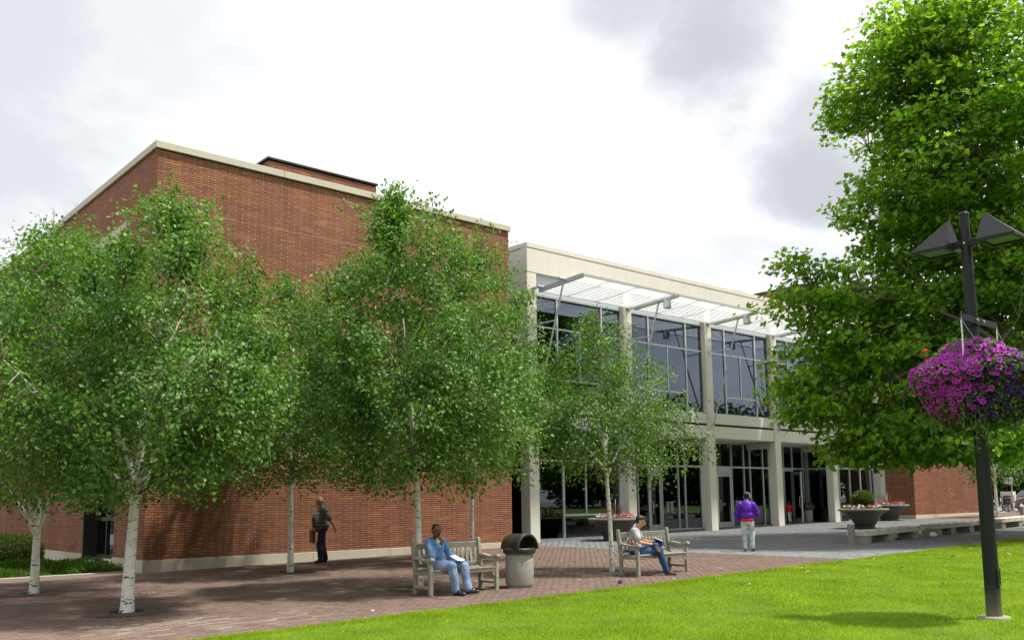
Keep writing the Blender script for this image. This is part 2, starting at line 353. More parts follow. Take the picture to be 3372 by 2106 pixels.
for i in range(9): kb.b2((-19+3*i, 25.0, -.5), (-16.01+3*i if i < 8 else 8.3, 25.13, g(-17.5+3*i)+.02))
kb.build('kerb', M['kerb'], None, kind='structure', bevel=.01)

def pavers(x0, x1, y0, y1, lx, ly, gap, base, name, mat, pale=None):
    rows = int((y1-y0)/ly); C = []; L = []
    for r in range(rows):
        off = (r % 2)*lx/2; x = x0-off; y = y0+(r+.5)*ly
        while x < x1:
            a, b = max(x, x0), min(x+lx, x1)
            if b-a > lx*.3 and .14 < (a/y) < 3.2: C.append(((a+b)/2, y)); L.append(b-a)
            x += lx
    C = np.array(C); L = np.array(L); n = len(C)
    dz = RNG.normal(0, .0012, n)
    u = np.array([pix((c[0], c[1], g(c[0])))[:2] for c in C])
    vis = (u[:, 0] > -.01) & (u[:, 0] < 1.01) & (u[:, 1] < 1.01)
    C, L, dz = C[vis], L[vis], dz[vis]
    d = np.hypot(C[:, 0], C[:, 1]); order = np.argsort(d)
    near = [i for i in order if L[i] > lx*.95][:300]
    pm = np.zeros(len(C), bool)
    if pale: pm = pale(C)
    proto = {}
    for key, mt in (('a', mat), ('b', M['stone'])):
        V, F = np_boxes([(0, 0, -.02)], [(lx-gap, ly-gap, .04)], True)
        proto[key] = np_mesh('paver', V, F); proto[key].materials.append(mt)
    for i in near:
        o = link_mesh('paver', proto['b' if pm[i] else 'a'], None, base, (C[i][0], C[i][1], g(C[i][0])+dz[i]))
        o.rotation_euler = (RNG.normal(0, .004), -math.atan(.0113)+RNG.normal(0, .004), 0)
    rest = np.ones(len(C), bool); rest[near] = False
    for nm, sel, mt in ((name, rest & ~pm, mat), ('pale_pavers', rest & pm, M['stone'])):
        if not sel.any(): continue
        S = np.stack([L[sel]-gap, np.full(sel.sum(), ly-gap), np.full(sel.sum(), .04)], 1)
        P = np.stack([C[sel, 0], C[sel, 1], g(C[sel, 0])-.02+dz[sel]], 1)
        V, F = np_boxes(P, S, True); link_mesh(nm, np_mesh(nm, V, F), mt, base, kind='stuff')
def pale(C):
    x, y = C[:, 0], C[:, 1]; c = np.round(x/.4) + 7*np.round(y/.1)
    h = np.sin(c*12.9898)*43758.5453; h = h-np.floor(h)
    e = np.clip(1-np.abs((x-5.6)/2.3), 0, 1)*np.clip(1-np.abs((y-13.25)/1.0), 0, 1)
    return h < .47*np.minimum(1, e*2.2)
pavers(2.0, 21.40, 11.93, 24.0, .2, .1, .005, brick_pav, 'brick_pavers', M['paver'], pale)
pavers(21.46, 48.6, 11.93, 26.8, .3, .15, .006, grey_pav, 'grey_pavers', M['grey'])

# grass: one mesh of blades, finer near the camera
def blades(N, xr, yr, h, w, lean, keep=None, name='grass', z=lambda x, y: g(x)-.014):
    x = RNG.uniform(*xr, N); y = RNG.uniform(*yr, N)
    k = keep(x, y); x, y = x[k], y[k]; n = len(x)
    hh = h*RNG.uniform(.55, 1.15, n) if np.isscalar(h) else h(x, y)*RNG.uniform(.55, 1.15, n)
    ww = w(x, y) if callable(w) else w
    a = RNG.uniform(0, 2*np.pi, n); b = RNG.uniform(0, 2*np.pi, n); l = np.abs(RNG.normal(0, lean, n))*hh
    zz = z(x, y); bx, by = np.cos(a)*ww/2, np.sin(a)*ww/2
    V = np.stack([np.stack([x-bx, y-by, zz], 1), np.stack([x+bx, y+by, zz], 1), np.stack([x+np.cos(b)*l, y+np.sin(b)*l, zz+hh], 1)], 1).reshape(-1, 3)
    return V
def inview(x, y):
    den = x*f_.x+y*f_.y; s = (x*r_.x+y*r_.y)/den*.8949
    return (den > 5) & (np.abs(s) < .53)
wob = lambda x: 11.89+.03*np.sin(x*1.7)+.03*np.sin(x*5.3+1)*np.sin(x*.9)+.022*np.sin(x*17)*np.sin(x*2.3)
keepn = lambda x, y: inview(x, y) & (y < wob(x)) & (RNG.random(len(x)) < np.clip((11.5/np.hypot(x, y))**1.6, .05, 1))
wd = lambda x, y: .0075*np.clip(np.hypot(x, y)/12, .9, 3.2)
Va = blades(1500000, (2, 52), (2.5, 11.95), lambda x, y: .034+.012*np.sin(x*1.3+np.sin(y*2))*np.cos(y*1.9), wd, .55, keepn)
keepe = lambda x, y: inview(x, y) & (y < wob(x)+.03)
Vb = blades(46000, (2, 40), (11.70, 12.02), .058, .009, .75, keepe)
V = np.concatenate([Va, Vb]); F = np.arange(len(V)).reshape(-1, 3)
tag(link_mesh('grass', np_mesh('grass', V, F), M['grass']), 'bright green mown grass of the lawn in front of the paving', 'grass', kind='stuff')
print('grass tris', len(F))

# low spreading plants in the bed beside the wall
def hum(x, y): return .55*np.clip(.13+.15*np.sin(x*2.3+1.2)*np.cos(y*1.7+x)+.06*np.sin(x*5+y*4), .03, .4)
kc = lambda x, y: (x < 8.25) & (x > 2.5) & (y > 25.16+.1*np.sin(x*3)) & (y < 30.6) & (RNG.random(len(x)) < .85) & (~((x > 7.4) & (y > 26.6)) | (RNG.random(len(x)) < .7))
Vc = blades(16000, (3, 8.25), (25.15, 30.6), lambda x, y: hum(x, y)*RNG.uniform(.7, 1.25, len(x)), .022, .8, kc, z=lambda x, y: g(x)-.02+hum(x, y)*RNG.uniform(0, .55, len(x)))
tag(link_mesh('ground_cover', np_mesh('ground_cover', Vc, np.arange(len(Vc)).reshape(-1, 3)), M['cover']), 'low dark green spreading plants in the bed by the brick wall', 'ground cover', kind='stuff')

# ------------------------------------------------------------------ brickwork
BL, BC, BH, HJ = .406, .0672, .053, .019           # brick length, course, brick height, head joint
def brick_list(u0, u1, z0, z1, holes=(), skew=0):
    out = []; n = int((z1-z0)/BC)
    for r in range(n):
        z = z0+(r+.5)*BC; u = u0-(.5*(r % 2)+skew)*BL-.0
        while u < u1:
            a, b = max(u+HJ/2, u0), min(u+BL-HJ/2, u1)
            for h in holes:
                if h[2] < z < h[3]:
                    if h[0] < a < h[1]: a = h[1]+.003
                    if h[0] < b < h[1]: b = h[0]-.003
            if b-a > .03: out.append(((a+b)/2, z, b-a))
            u += BL
    return np.array(out), n
def brick_wall(kind, plane, sgn, lst):
    """world centres and sizes of bricks on a wall facing -Y (kind 'y') or -X (kind 'x')"""
    n = len(lst); dep = .05; out = RNG.uniform(-.0015, .0015, n)
    if kind == 'y': C = np.stack([lst[:, 0], plane+dep/2+out, lst[:, 1]], 1); S = np.stack([lst[:, 2], np.full(n, dep), np.full(n, BH)], 1)
    else: C = np.stack([plane+dep/2+out, lst[:, 0], lst[:, 1]], 1); S = np.stack([np.full(n, dep), lst[:, 2], np.full(n, BH)], 1)
    return C, S
def mortar_strips(kind, plane, u0, u1, z0, n, holes=()):
    C = []; S = []
    for r in range(n):
        z = z0+(r+.5)*BC; segs = [(u0+.01, u1-.01)]
        for h in holes:
            if h[2] < z < h[3]: segs = [s for a, b in segs for s in ((a, h[0]), (h[1], b)) if s[1]-s[0] > .02]
        for a, b in segs:
            m, L = (a+b)/2, b-a
            C.append((m, plane+.021, z) if kind == 'y' else (plane+.021, m, z)); S.append((L, .036, BH-.002) if kind == 'y' else (.036, L, BH-.002))
    return C, S
def lay(building, CS, mortar, pick):
    """300 bricks as parts, the rest as one joined part"""
    C = np.concatenate([c for c, s in CS]); S = np.concatenate([s for c, s in CS])
    idx = pick(C, S)[:300]; off = WL[building.name]; protos = {}
    for i in idx:
        key = tuple(np.round(S[i], 3))
        if key not in protos:
            V, F = np_boxes([(0, 0, 0)], [S[i]]); protos[key] = np_mesh('brick', V, F); protos[key].materials.append(M['brick'])
        link_mesh('brick', protos[key], None, building, Vector(C[i])-off)
    k = np.ones(len(C), bool); k[idx] = False
    V, F = np_boxes(C[k]-np.array(off), S[k]); link_mesh('brickwork', np_mesh('brickwork', V, F), M['brick'], building, kind='stuff')
    mc = np.concatenate([np.array(c) for c, s in mortar]); ms = np.concatenate([np.array(s) for c, s in mortar])
    V, F = np_boxes(mc-np.array(off), ms); link_mesh('mortar_joints', np_mesh('mortar_joints', V, F), M['mortar'], building, kind='stuff')

# ------------------------------------------------------------------ windowless brick hall
HX0, HX1, HY, HP, HB, HT = 8.382, 20.81, 24.054, .398, 11.315, 11.513
hall = empty('brick_hall', (14.6, 24.054, g(14.6)), label='tall brown brick hall with pale coping behind the birch trees', cat='building')
WIN = (26.4, 29.22, -1, 9.5)
holes = (WIN,)
wall = MB(); wall.b2((HX0+.042, HY+.042, -.4), (HX1-.04, WIN[0], HB)).b2((HX0+.042, WIN[1], -.4), (HX1-.04, 46, HB)).b2((HX0+.7, WIN[0], -.4), (HX1-.04, WIN[1], HB)).b2((HX0+.042, WIN[0], WIN[3]), (HX0+.7, WIN[1], HB))
wall.build('wall', M['joint'], hall, True)
lf, nf = brick_list(HX0, HX1, HP, HB-.02); ll, nl = brick_list(HY+.051, 45, HP, HB-.02, holes, .25)
ph = (13.76, 18.16, 28.6, 11.0, 13.68)
lp, npn = brick_list(ph[0], ph[1], ph[3], ph[4]); lpl, npl = brick_list(ph[2]+.051, 34, ph[3], ph[4], (), .25)
CS = [brick_wall('y', HY, 1, lf), brick_wall('x', HX0, 1, ll), brick_wall('y', ph[2], 1, lp), brick_wall('x', ph[0], 1, lpl)]
mt = [mortar_strips('y', HY, HX0, HX1, HP, nf), mortar_strips('x', HX0, HY+.06, 45, HP, nl, holes), mortar_strips('y', ph[2], ph[0], ph[1], ph[3], npn), mortar_strips('x', ph[0], ph[2]+.06, 34, ph[3], npl)]
def pickh(C, S):
    k = (np.abs(C[:, 1]-HY-.025) < .01) & (S[:, 0] > BL*.9) & (C[:, 2] < 2.25)
    i = np.where(k)[0]; return i[np.argsort(np.round(C[i, 0]*.5+C[i, 2]*.35, 3))]
lay(hall, CS, mt, pickh)
jm = MB().b2((HX0+.01, HY+.012, 9.735), (HX1-.01, HY+.04, 9.752)); jm.build('relief_joint', M['white'], hall, True)
for a, b in ((HX0-.075, 12.05), (12.062, 16.5), (16.512, HX1+.05)): part('coping_stone', M['coping'], hall, (a, HY-.075, HB), (b, HY+.5, HT), .008)
for a, b in ((HY+.502, 30), (30.01, 35.99), (36.0, 46)): part('coping_stone', M['coping'], hall, (HX0-.075, a, HB), (HX0+.5, b, HT), .008)
xs = [HX0-.03, 10.55, 13.2, 15.85, 18.5, HX1+.03]
for a, b in zip(xs, xs[1:]): part('plinth_stone', M['coping'], hall, (a+.002, HY-.03, -.4), (b-.002, HY+.2, HP-.002), .006)
for a, b in ((HY+.202, WIN[0]), (WIN[1], 33), (33.005, 46)): part('plinth_stone', M['coping'], hall, (HX0-.03, a, -.4), (HX0+.2, b, HP-.002), .006)
part('roof', M['roof'], hall, (HX0+.5, HY+.5, 11.0), (HX1-.05, 46, 11.2))
pw = MB().b2((ph[0]+.042, ph[2]+.042, 11.2), (ph[1], 34, 13.68)); pw.build('penthouse_wall', M['joint'], hall, True)
part('penthouse_coping', M['darkmetal'], hall, (ph[0]-.05, ph[2]-.05, 13.68), (ph[1]+.05, 34.05, 13.75))
# tall window slot in the flank
part('window_header', M['coping'], hall, (HX0-.02, WIN[0]-.02, WIN[3]), (HX0+.45, WIN[1]+.02, WIN[3]+.34), .006)
sl = MB().prism([(HX0-.32, -.4), (HX0+.42, -.4), (HX0+.42, .30), (HX0-.32, .16)], 1, WIN[0], WIN[1]+.6); sl.build('window_sill', M['coping'], hall, True)
win = empty('window', Vector((HX0+.4, 27.8, .3))-WL[hall.name], parent=hall)
fx = HX0+.38
part('jamb', M['darkmetal'], win, (HX0+.02, WIN[0]-.02, .27), (HX0+.44, WIN[0]+.02, WIN[3])); part('jamb', M['darkmetal'], win, (HX0+.02, WIN[1]-.02, .27), (HX0+.44, WIN[1]+.02, WIN[3]))
for y in (WIN[0]+.07, 27.35, 28.1, WIN[1]-.09): part('mullion', M['darkmetal'], win, (fx-.05, y-.05, .28), (fx+.07, y+.05, WIN[3]))
for z in (.34, 1.42, 5.2, WIN[3]-.06): part('transom', M['darkmetal'], win, (fx-.046, WIN[0], z-.05), (fx+.066, WIN[1], z+.05))
for a, b in ((WIN[0]+.12, 27.3), (27.4, 28.05), (28.15, WIN[1]-.14)):
    for z0, z1 in ((.39, 1.37), (1.47, 5.15), (5.25, 9.39)): part('pane', M['darkglass'], win, (fx, a, z0), (fx+.012, b, z1))

# ------------------------------------------------------------------ entrance pavilion
EY, EX0, EX1 = 25.057, 22.569, 49.06
pav = empty('entrance_pavilion', (35.8, 25.06, g(35.8)), label='pale concrete and glass entrance building with white sunshades', cat='building')
CX = [22.569, 27.92, 33.31, 38.52, 43.64, 48.6]; CW = .482
ET, EJ, EF = 11.494, 11.308, 10.361
for i, x in enumerate(CX):
    part('column', M['concrete'], pav, (x, EY, -.4), (x+CW, EY+.4, EF-.003), .012)
    if 0 < i < 5: part('cross_beam', M['concrete'], pav, (x+.08, EY+.402, 4.16), (x+CW-.08, 26.78, 4.455))
fj = [EX0, 28.16, 33.5, 38.75, 43.9, EX1+.02]
for a, b in zip(fj, fj[1:]):
    part('fascia_panel', M['concrete'], pav, (a+.003, EY-.012, EF), (b-.003, EY+.35, EJ-.012), .006)
    part('parapet_cap', M['concrete'], pav, (a+.003, EY-.03, EJ), (b-.003, EY+.35, ET), .006)
for a, b in ((EY+.353, 25.9), (25.906, 30), (30.006, 36)):
    part('fascia_panel', M['concrete'], pav, (EX0-.0, a, EF+.004), (EX0+.35, b, EJ-.012), .006)
    part('parapet_cap', M['concrete'], pav, (EX0-.03, a, EJ), (EX0+.35, b, ET), .006)
part('fascia_panel', M['concrete'], pav, (EX0+.005, 25.555, 9.43), (EX0+.35, 36, EF-.004), .006)
part('side_pier', M['concrete'], pav, (EX0+.002, EY+.403, -.4), (EX0+.3, 25.55, EF-.004))
part('side_pane', M['darkglass'], pav, (EX0+.16, 25.56, .28), (EX0+.172, 34, 9.42))
for y in (26.6, 28.4, 30.2): part('side_mullion', M['darkmetal'], pav, (EX0+.12, y, .28), (EX0+.2, y+.06, 9.42))
part('roof', M['roof'], pav, (EX0+.36, EY+.36, 10.9), (EX1, 40, 11.0))
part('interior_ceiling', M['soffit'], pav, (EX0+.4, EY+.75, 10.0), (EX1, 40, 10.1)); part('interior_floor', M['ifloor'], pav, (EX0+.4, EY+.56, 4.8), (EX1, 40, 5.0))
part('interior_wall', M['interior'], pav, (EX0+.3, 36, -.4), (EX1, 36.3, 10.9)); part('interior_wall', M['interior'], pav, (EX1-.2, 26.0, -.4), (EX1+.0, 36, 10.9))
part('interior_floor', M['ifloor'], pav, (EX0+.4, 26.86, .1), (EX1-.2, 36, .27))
# inside: book shelves and desks, seen dimly through the glass
for x in np.arange(24.5, 47, 3.1):
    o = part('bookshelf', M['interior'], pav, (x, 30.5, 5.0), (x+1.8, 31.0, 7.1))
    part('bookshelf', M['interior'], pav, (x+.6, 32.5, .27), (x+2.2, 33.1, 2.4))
for k in range(5):
    a, b = CX[k]+CW, CX[k+1]
    part('sill_beam', M['concrete'], pav, (a+.003, EY+.03, 5.10), (b-.003, EY+.42, 5.53), .012)
    part('spandrel_recess', M['joint'], pav, (a+.003, EY+.09, 5.0), (b-.003, EY+.42, 5.10))
    part('spandrel_beam', M['concrete'], pav, (a+.003, EY+.05, 4.46), (b-.003, EY+.45, 5.0), .012)
    part('soffit', M['soffit'], pav, (a+.003, EY+.452, 4.46), (b-.003, 26.85, 4.56))
    part('head_panel', M['panel'], pav, (a+.003, EY+.16, 9.60), (b-.003, EY+.4, EF-.004))
    # upper window: three lights, transom, split middle
    w = empty('window', Vector(((a+b)/2, EY+.2, 5.53))-WL[pav.name], parent=pav); Lw = b-a; y0, y1 = EY+.16, EY+.24
    m1, m2, mm = a+.245*Lw, a+.755*Lw, a+.5*Lw; zb, zl, zt, zh = 5.53, 6.38, 8.35, 9.60
    fr = MB().b2((a+.003, y0, zb), (a+.06, y1, zh)).b2((b-.06, y0, zb), (b-.003, y1, zh)).b2((a+.06, y0, zb), (b-.06, y1, zb+.07)).b2((a+.06, y0, zh-.08), (b-.06, y1, zh)); fr.build('frame', M['silver'], w, True)
    for x in (m1, m2): part('mullion', M['silver'], w, (x-.035, y0-.02, zb+.07), (x+.035, y1, zh-.08))
    part('mullion', M['silver'], w, (mm-.03, y0, zl+.03), (mm+.03, y1, zt-.03))
    for p, q in ((a+.06, m1-.035), (m1+.035, m2-.035), (m2+.035, b-.06)): part('transom', M['silver'], w, (p, y0, zt-.03), (q, y1, zt+.03))
    part('transom', M['silver'], w, (m1+.035, y0, zl-.03), (m2-.035, y1, zl+.03))
    for p, q, s, e in ((a+.06, m1-.035, zb+.07, zt-.03), (a+.06, m1-.035, zt+.03, zh-.08), (m2+.035, b-.06, zb+.07, zt-.03), (m2+.035, b-.06, zt+.03, zh-.08), (m1+.035, m2-.035, zt+.03, zh-.08), (m1+.035, mm-.03, zl+.03, zt-.03), (mm+.03, m2-.035, zl+.03, zt-.03), (m1+.035, m2-.035, zb+.07, zl-.03)):
        pn = part('pane', M['glass_up'], w, (p, y0+.035, s), (q, y0+.047, e)); pn.rotation_euler = (RNG.normal(0, .002), 0, RNG.normal(0, .003))
    bl = MB()
    for i in range(46): bl.box(((m2+b)/2, EY+.36, zb+.15+i*.06), (b-m2-.16, .035, .004), rot=Matrix.Rotation(R(35), 3, 'X'))
    bl.build('blind', M['panel'], w, True)
    # sunshade: frame, white louvres, tubes and struts
    s = empty('sunshade', Vector(((a+b)/2, 23.7, 9.65))-WL[pav.name], parent=pav)
    x0, x1, yb, yf, zk, zf = a-.08, b+.18, EY-.24, 22.48, 9.63, 9.76
    zat = lambda y: zk+(zf-zk)*(yb-y)/(yb-yf)
    fr = MB()
    for x in (x0, x1): fr.bar((x, yb, zk+.0), (x, yf, zf), .05, .17)
    fr.bar((x0-.025, yf-.025, zf), (x1+.025, yf-.025, zf), .05, .085); fr.bar((x0+.03, yb, zk), (x1-.03, yb, zk), .05, .1)
    fr.build('frame', M['galv'], s, True)
    for x in (a+Lw*.3, a+Lw*.62): MB().bar((x, yb-.03, zk+.055), (x, yf+.03, zf+.055), .05, .07).build('purlin', M['galv'], s, True)
    for i in range(15):
        y = yb-.08-(yb-yf-.14)*i/14.5
        lv = MB().box(((x0+x1)/2, y-.06, zat(y)), (x1-x0-.06, .152, .010), rot=Matrix.Rotation(R(10), 3, 'X')); lv.m[2] = 1; lv.build('louvre', [M['slat'], M['galv']], s, True)
    MB().tube([(a+CW*0-.32, EY-.02, zk+.06), (a-.28, yb-.05, zk+.09), ], .035).build('tube', M['galv'], s, True)
    if k in (0, 1, 2, 3):
        cl = MB().lathe([(.14, -.34), (.16, -.34), (.16, .02), (.05, .05)], 16, (x1+.13, 23.0, zf-.10)); autosmooth(cl.build('lamp_can', M['galv'], s, True))
for k, x in enumerate(CX[:5]):
    xc = x+.30; dd = lambda z, r=.11: MB().tube([(xc, EY-.001, z), (xc, EY-.035, z)], r, 14)
    br = empty('strut', Vector((xc, EY, 5.0))-WL[pav.name], parent=pav)
    for z in (5.01, 8.33, 9.70): dd(z).build('wall_plate', M['galv'], br, True)
    top = Vector((xc+.06, 23.45, 9.72)); low = Vector((xc, EY-.06, 5.02)); tt = (8.33-5.02)/(9.72-5.02); mid = low.lerp(top, tt)
    autosmooth(MB().tube([low, top], .036, 10).build('rod', M['galv'], br, True)); autosmooth(MB().tube([(xc, EY-.03, 8.33), mid], .03, 8).build('tie', M['galv'], br, True))
    MB().tube([(xc, EY-.03, 5.02), low, low+(top-low)*.02], .04, 8).build('shoe', M['galv'], br, True)
    autosmooth(MB().tube([(xc, EY-.03, 9.70), (xc, EY-.36, 9.74)], .04, 8).build('tie', M['galv'], br, True)); autosmooth(MB().tube([(xc-.12, 24.68, 9.745), (xc+.42, 24.68, 9.745)], .05, 8).build('tube', M['galv'], br, True)); autosmooth(MB().tube([(xc-.2, 23.45, 9.80), (xc+.36, 23.45, 9.80)], .05, 8).build('tube', M['galv'], br, True))
for x in (45.3, 45.75):
    pts = [(x, 31.5+.55*math.cos(a), 13.3+.75*math.sin(a)) for a in np.linspace(0, math.pi, 12)]
    MB().tube([(x, 32.05, 11.0)]+pts+[(x, 30.95, 11.0)], .03, 6).build('roof_ladder', M['galv'], pav, True)

# ground-floor glazing
def storefront(par, y, xs, doors=(), openx=(), zb=.27, zt=4.45, ztr=3.27, mat='glass'):
    w = empty('storefront', Vector(((xs[0]+xs[-1])/2, y, zb))-WL[par.name], parent=par); F = M['silver']
    for i, x in enumerate(xs): part('mullion', F, w, (x-.035, y-.06, zb), (x+.035, y+.06, zt))
    for i, (a, b) in enumerate(zip(xs, xs[1:])):
        a, b = a+.036, b-.036
        if b-a < .05: continue
        part('pane', M[mat], w, (a, y-.006, ztr+.04), (b, y+.006, zt-.06))
        part('transom', F, w, (a, y-.055, zt-.06), (b, y+.055, zt)); part('transom', F, w, (a, y-.055, ztr-.04-(.1 if i in doors or i in openx else 0)), (b, y+.055, ztr+.04))
        if i in openx: continue
        if i in doors:
            d = empty('door', Vector(((a+b)/2, y, zb))-WL[w.name], parent=w); zd = 2.96
            fr = MB().b2((a+.006, y-.04, zb+.02), (a+.13, y+.02, zd)).b2((b-.13, y-.04, zb+.02), (b-.006, y+.02, zd)).b2((a+.13, y-.04, zb+.02), (b-.13, y+.02, zb+.3)).b2((a+.13, y-.04, zd-.14), (b-.13, y+.02, zd))
            fr.build('leaf_frame', F, d, True); part('pane', M[mat], d, (a+.13, y-.016, zb+.3), (b-.13, y-.004, zd-.14))
            MB().tube([(a+.16, y-.04, 1.15), (a+.16, y-.11, 1.18), (a+.16, y-.11, 1.68), (a+.16, y-.04, 1.71)], .016, 6).build('handle', M['steel'], d, True)
            part('head_rail', F, w, (a, y-.055, zd+.012), (b, y+.055, ztr-.142))
        else:
            part('pane', M[mat], w, (a, y-.006, zb+.1), (b, y+.006, ztr-.04)); part('sill_rail', F, w, (a, y-.05, zb), (b, y+.05, zb+.1))
    return w
# bay one: same division as the window above
y = 25.5; a, b = 23.06, 27.91; w = empty('storefront', Vector((25.5, y, .27))-WL[pav.name], parent=pav); F = M['silver']
for x in (a+.04, 24.67, 27.13, b-.04): part('mullion', F, w, (x-.045, y-.06, .24), (x+.045, y+.06, 4.45))
for p, q in ((a+.085, 24.625), (24.715, 27.085), (27.175, b-.085)):
    part('transom', F, w, (p, y-.055, 3.25), (q, y+.055, 3.33)); part('sill_rail', F, w, (p, y-.055, .25), (q, y+.055, .36)); part('pane', M['glass'], w, (p, y-.006, 3.33), (q, y+.006, 4.44))
    if p < 24.7 < q or q-p > 2: continue
    part('pane', M['glass'], w, (p, y-.006, .36), (q, y+.006, 3.25))
part('transom', F, w, (24.715, y-.055, 1.18), (27.085, y+.055, 1.26)); part('mullion', F, w, (25.87, y-.05, 1.26), (25.93, y+.05, 3.25))
part('pane', M['glass'], w, (24.715, y-.006, .36), (27.085, y+.006, 1.18)); part('pane', M['glass'], w, (24.715, y-.006, 1.26), (25.87, y+.006, 3.25)); part('pane', M['glass'], w, (25.93, y-.006, 1.26), (27.085, y+.006, 3.25))
part('pane', M['glass'], w, (a+.085, y-.006, .36), (24.625, y+.006, 3.25)) if False else None
VX = [28.44, 29.6, 30.48, 31.2, 32.1, 33.26, 33.75, 34.93, 36.1, 37.35, 38.36, 38.88, 39.98, 40.5, 41.84, 42.66, 43.66, 43.94]
ves = storefront(pav, 26.85, VX, doors=(3, 7, 8, 13), openx=(14,), zb=.36)
# open leaf
od = empty('door', Vector((42.64, 26.8, .36))-WL[ves.name], parent=ves); od.rotation_euler = (0, 0, R(-123)); od['label'] = 'glass door leaf standing open'
fr = MB().b2((0, -.03, .12), (.11, .03, 2.72)).b2((.86, -.03, .12), (.97, .03, 2.72)).b2((.11, -.03, .12), (.86, .03, .38)).b2((.11, -.03, 2.58), (.86, .03, 2.72)); fr.build('leaf_frame', M['silver'], od); MB().b2((.11, -.006, .38), (.86, .006, 2.58)).build('pane', M['glass'], od)
MB().tube([(.92, -.05, .9), (.92, -.12, .95), (.92, -.12, 1.45), (.92, -.05, 1.5)], .016, 6).build('handle', M['steel'], od)
# return glazing at the far end of the porch
rt = empty('storefront', Vector((43.98, 26.1, .4))-WL[pav.name], parent=pav)
for y in (25.5, 26.72): part('mullion', M['silver'], rt, (43.95, y-.04, .4), (44.03, y+.04, 4.45))
part('transom', M['silver'], rt, (43.96, 25.54, 3.23), (44.02, 26.68, 3.31))
for z0, z1 in ((.45, 3.23), (3.31, 4.4)): part('pane', M['glass'], rt, (43.985, 25.54, z0), (43.997, 26.68, z1))
storefront(pav, 25.5, [44.15, 44.9, 46.0, 47.1, 48.2, 48.56], zb=.42)
storefront(pav, 25.5, [27.915, 28.43], zb=.33) if False else None
# hours notices printed on the glass
nt_ = MB()
for x0 in (32.42, 37.6):
    for c in range(2):
        for r in range(6): nt_.b2((x0+.28*c, 26.836, 1.62-.075*r), (x0+.28*c+(.2 if r else .24)-.03*(r % 2), 26.838, 1.655-.075*r))
nt_.build('hours_notice', M['panel'], ves, True)
for x, s in ((31.52, '5'), (36.5, '5'), (31.68, '9'), (36.68, '9')):
    fo = text('door_number', s, .2, M['panel'], ves); fo.location = Vector((x, 26.826, 1.42))-WL[ves.name]; fo.rotation_euler = (R(90), 0, 0)

# ------------------------------------------------------------------ second brick hall at the right
AX, AY, AX1 = 49.1, 23.478, 58.9
ann = empty('brick_annex', (54, 23.48, g(54)), label='brick hall at the far side of the entrance, partly behind the plane tree', cat='building')
AP, AT = .745, 11.5
MB().b2((AX+.042, AY+.042, -.2), (AX1, 44, AT)).build('wall', M['joint'], ann, True)
la, na = brick_list(AX, AX1, AP, AT-.2); lb, nb = brick_list(AY+.051, 25.6, AP, AT-.2, (), .25)
def picka(C, S):
    i = np.where((C[:, 2] < 2.2) & (np.max(S[:, :2], axis=1) > BL*.9))[0]; return i[np.argsort(C[i, 0]+C[i, 2]*.5)]
lay(ann, [brick_wall('y', AY, 1, la), brick_wall('x', AX, 1, lb)], [mortar_strips('y', AY, AX, AX1, AP, na), mortar_strips('x', AX, AY+.06, 25.6, AP, nb)], picka)
for a, b in ((AX-.03, 52.2), (52.2, 55.6), (55.6, AX1+.02)): part('plinth_stone', M['coping'], ann, (a+.002, AY-.03, -.2), (b-.002, AY+.2, AP-.002), .006)
for a, b in ((AY+.202, 24.8),): part('plinth_stone', M['coping'], ann, (AX-.03, a, -.2), (AX+.2, b, AP-.002), .006)
part('coping_stone', M['coping'], ann, (AX-.06, AY-.06, AT), (AX1+.06, 44, AT+.2), .008)
MB().b2((AX+.1, 29.5, AT+.2), (AX1-1, 36, 14.5)).build('penthouse_wall', M['brick'], ann, True); part('penthouse_coping', M['darkmetal'], ann, (AX+.05, 29.45, 14.5), (AX1-.95, 36.05, 14.65))
# ------------------------------------------------------------------ leaves
def leaf_mesh(name, P, D, N, L, Wd, shape='oval'):
    """P base points, D leaf directions, N rough normals, L lengths; one folded leaf each"""
    D = D/np.linalg.norm(D, axis=1, keepdims=True); S = np.cross(D, N); S /= np.linalg.norm(S, axis=1, keepdims=True)+1e-9; U = np.cross(S, D)
    L = np.broadcast_to(L, len(P))[:, None]; n = len(P)
    if shape == 'oval':
        pat = [(0, 0, 0), (-.5*Wd, .38, .09), (0, 1, -.08), (.5*Wd, .38, .09)]; tri = [(0, 1, 2), (0, 2, 3)]
    else:   # five-pointed lobed leaf
        pat = [(0, .42, -.06), (0, 0, 0), (-.46, .12, .06), (-.30, .36, .0), (-.50, .60, .07), (-.22, .66, .0), (0, 1.06, .04), (.22, .66, .0), (.50, .60, .07), (.30, .36, 0), (.46, .12, .06)]
        pat = [(a*Wd, b, c) for a, b, c in pat]; tri = [(0, i, i+1 if i < 10 else 1) for i in range(1, 11)]
    V = np.stack([P + L*(S*a + D*b + U*c) for a, b, c in pat], 1).reshape(-1, 3)
    F = (np.arange(n)[:, None, None]*len(pat) + np.array(tri)[None]).reshape(-1, 3)
    return np_mesh(name, V, F)
def unit(n):
    v = RNG.normal(0, 1, (n, 3)); return v/np.linalg.norm(v, axis=1, keepdims=True)
def lumps(k, amp):
    C = unit(k); A = RNG.uniform(-amp, amp, k)
    return lambda d: 1+sum(a*np.exp(-((d-c)**2).sum(1)/.17) for c, a in zip(C, A))

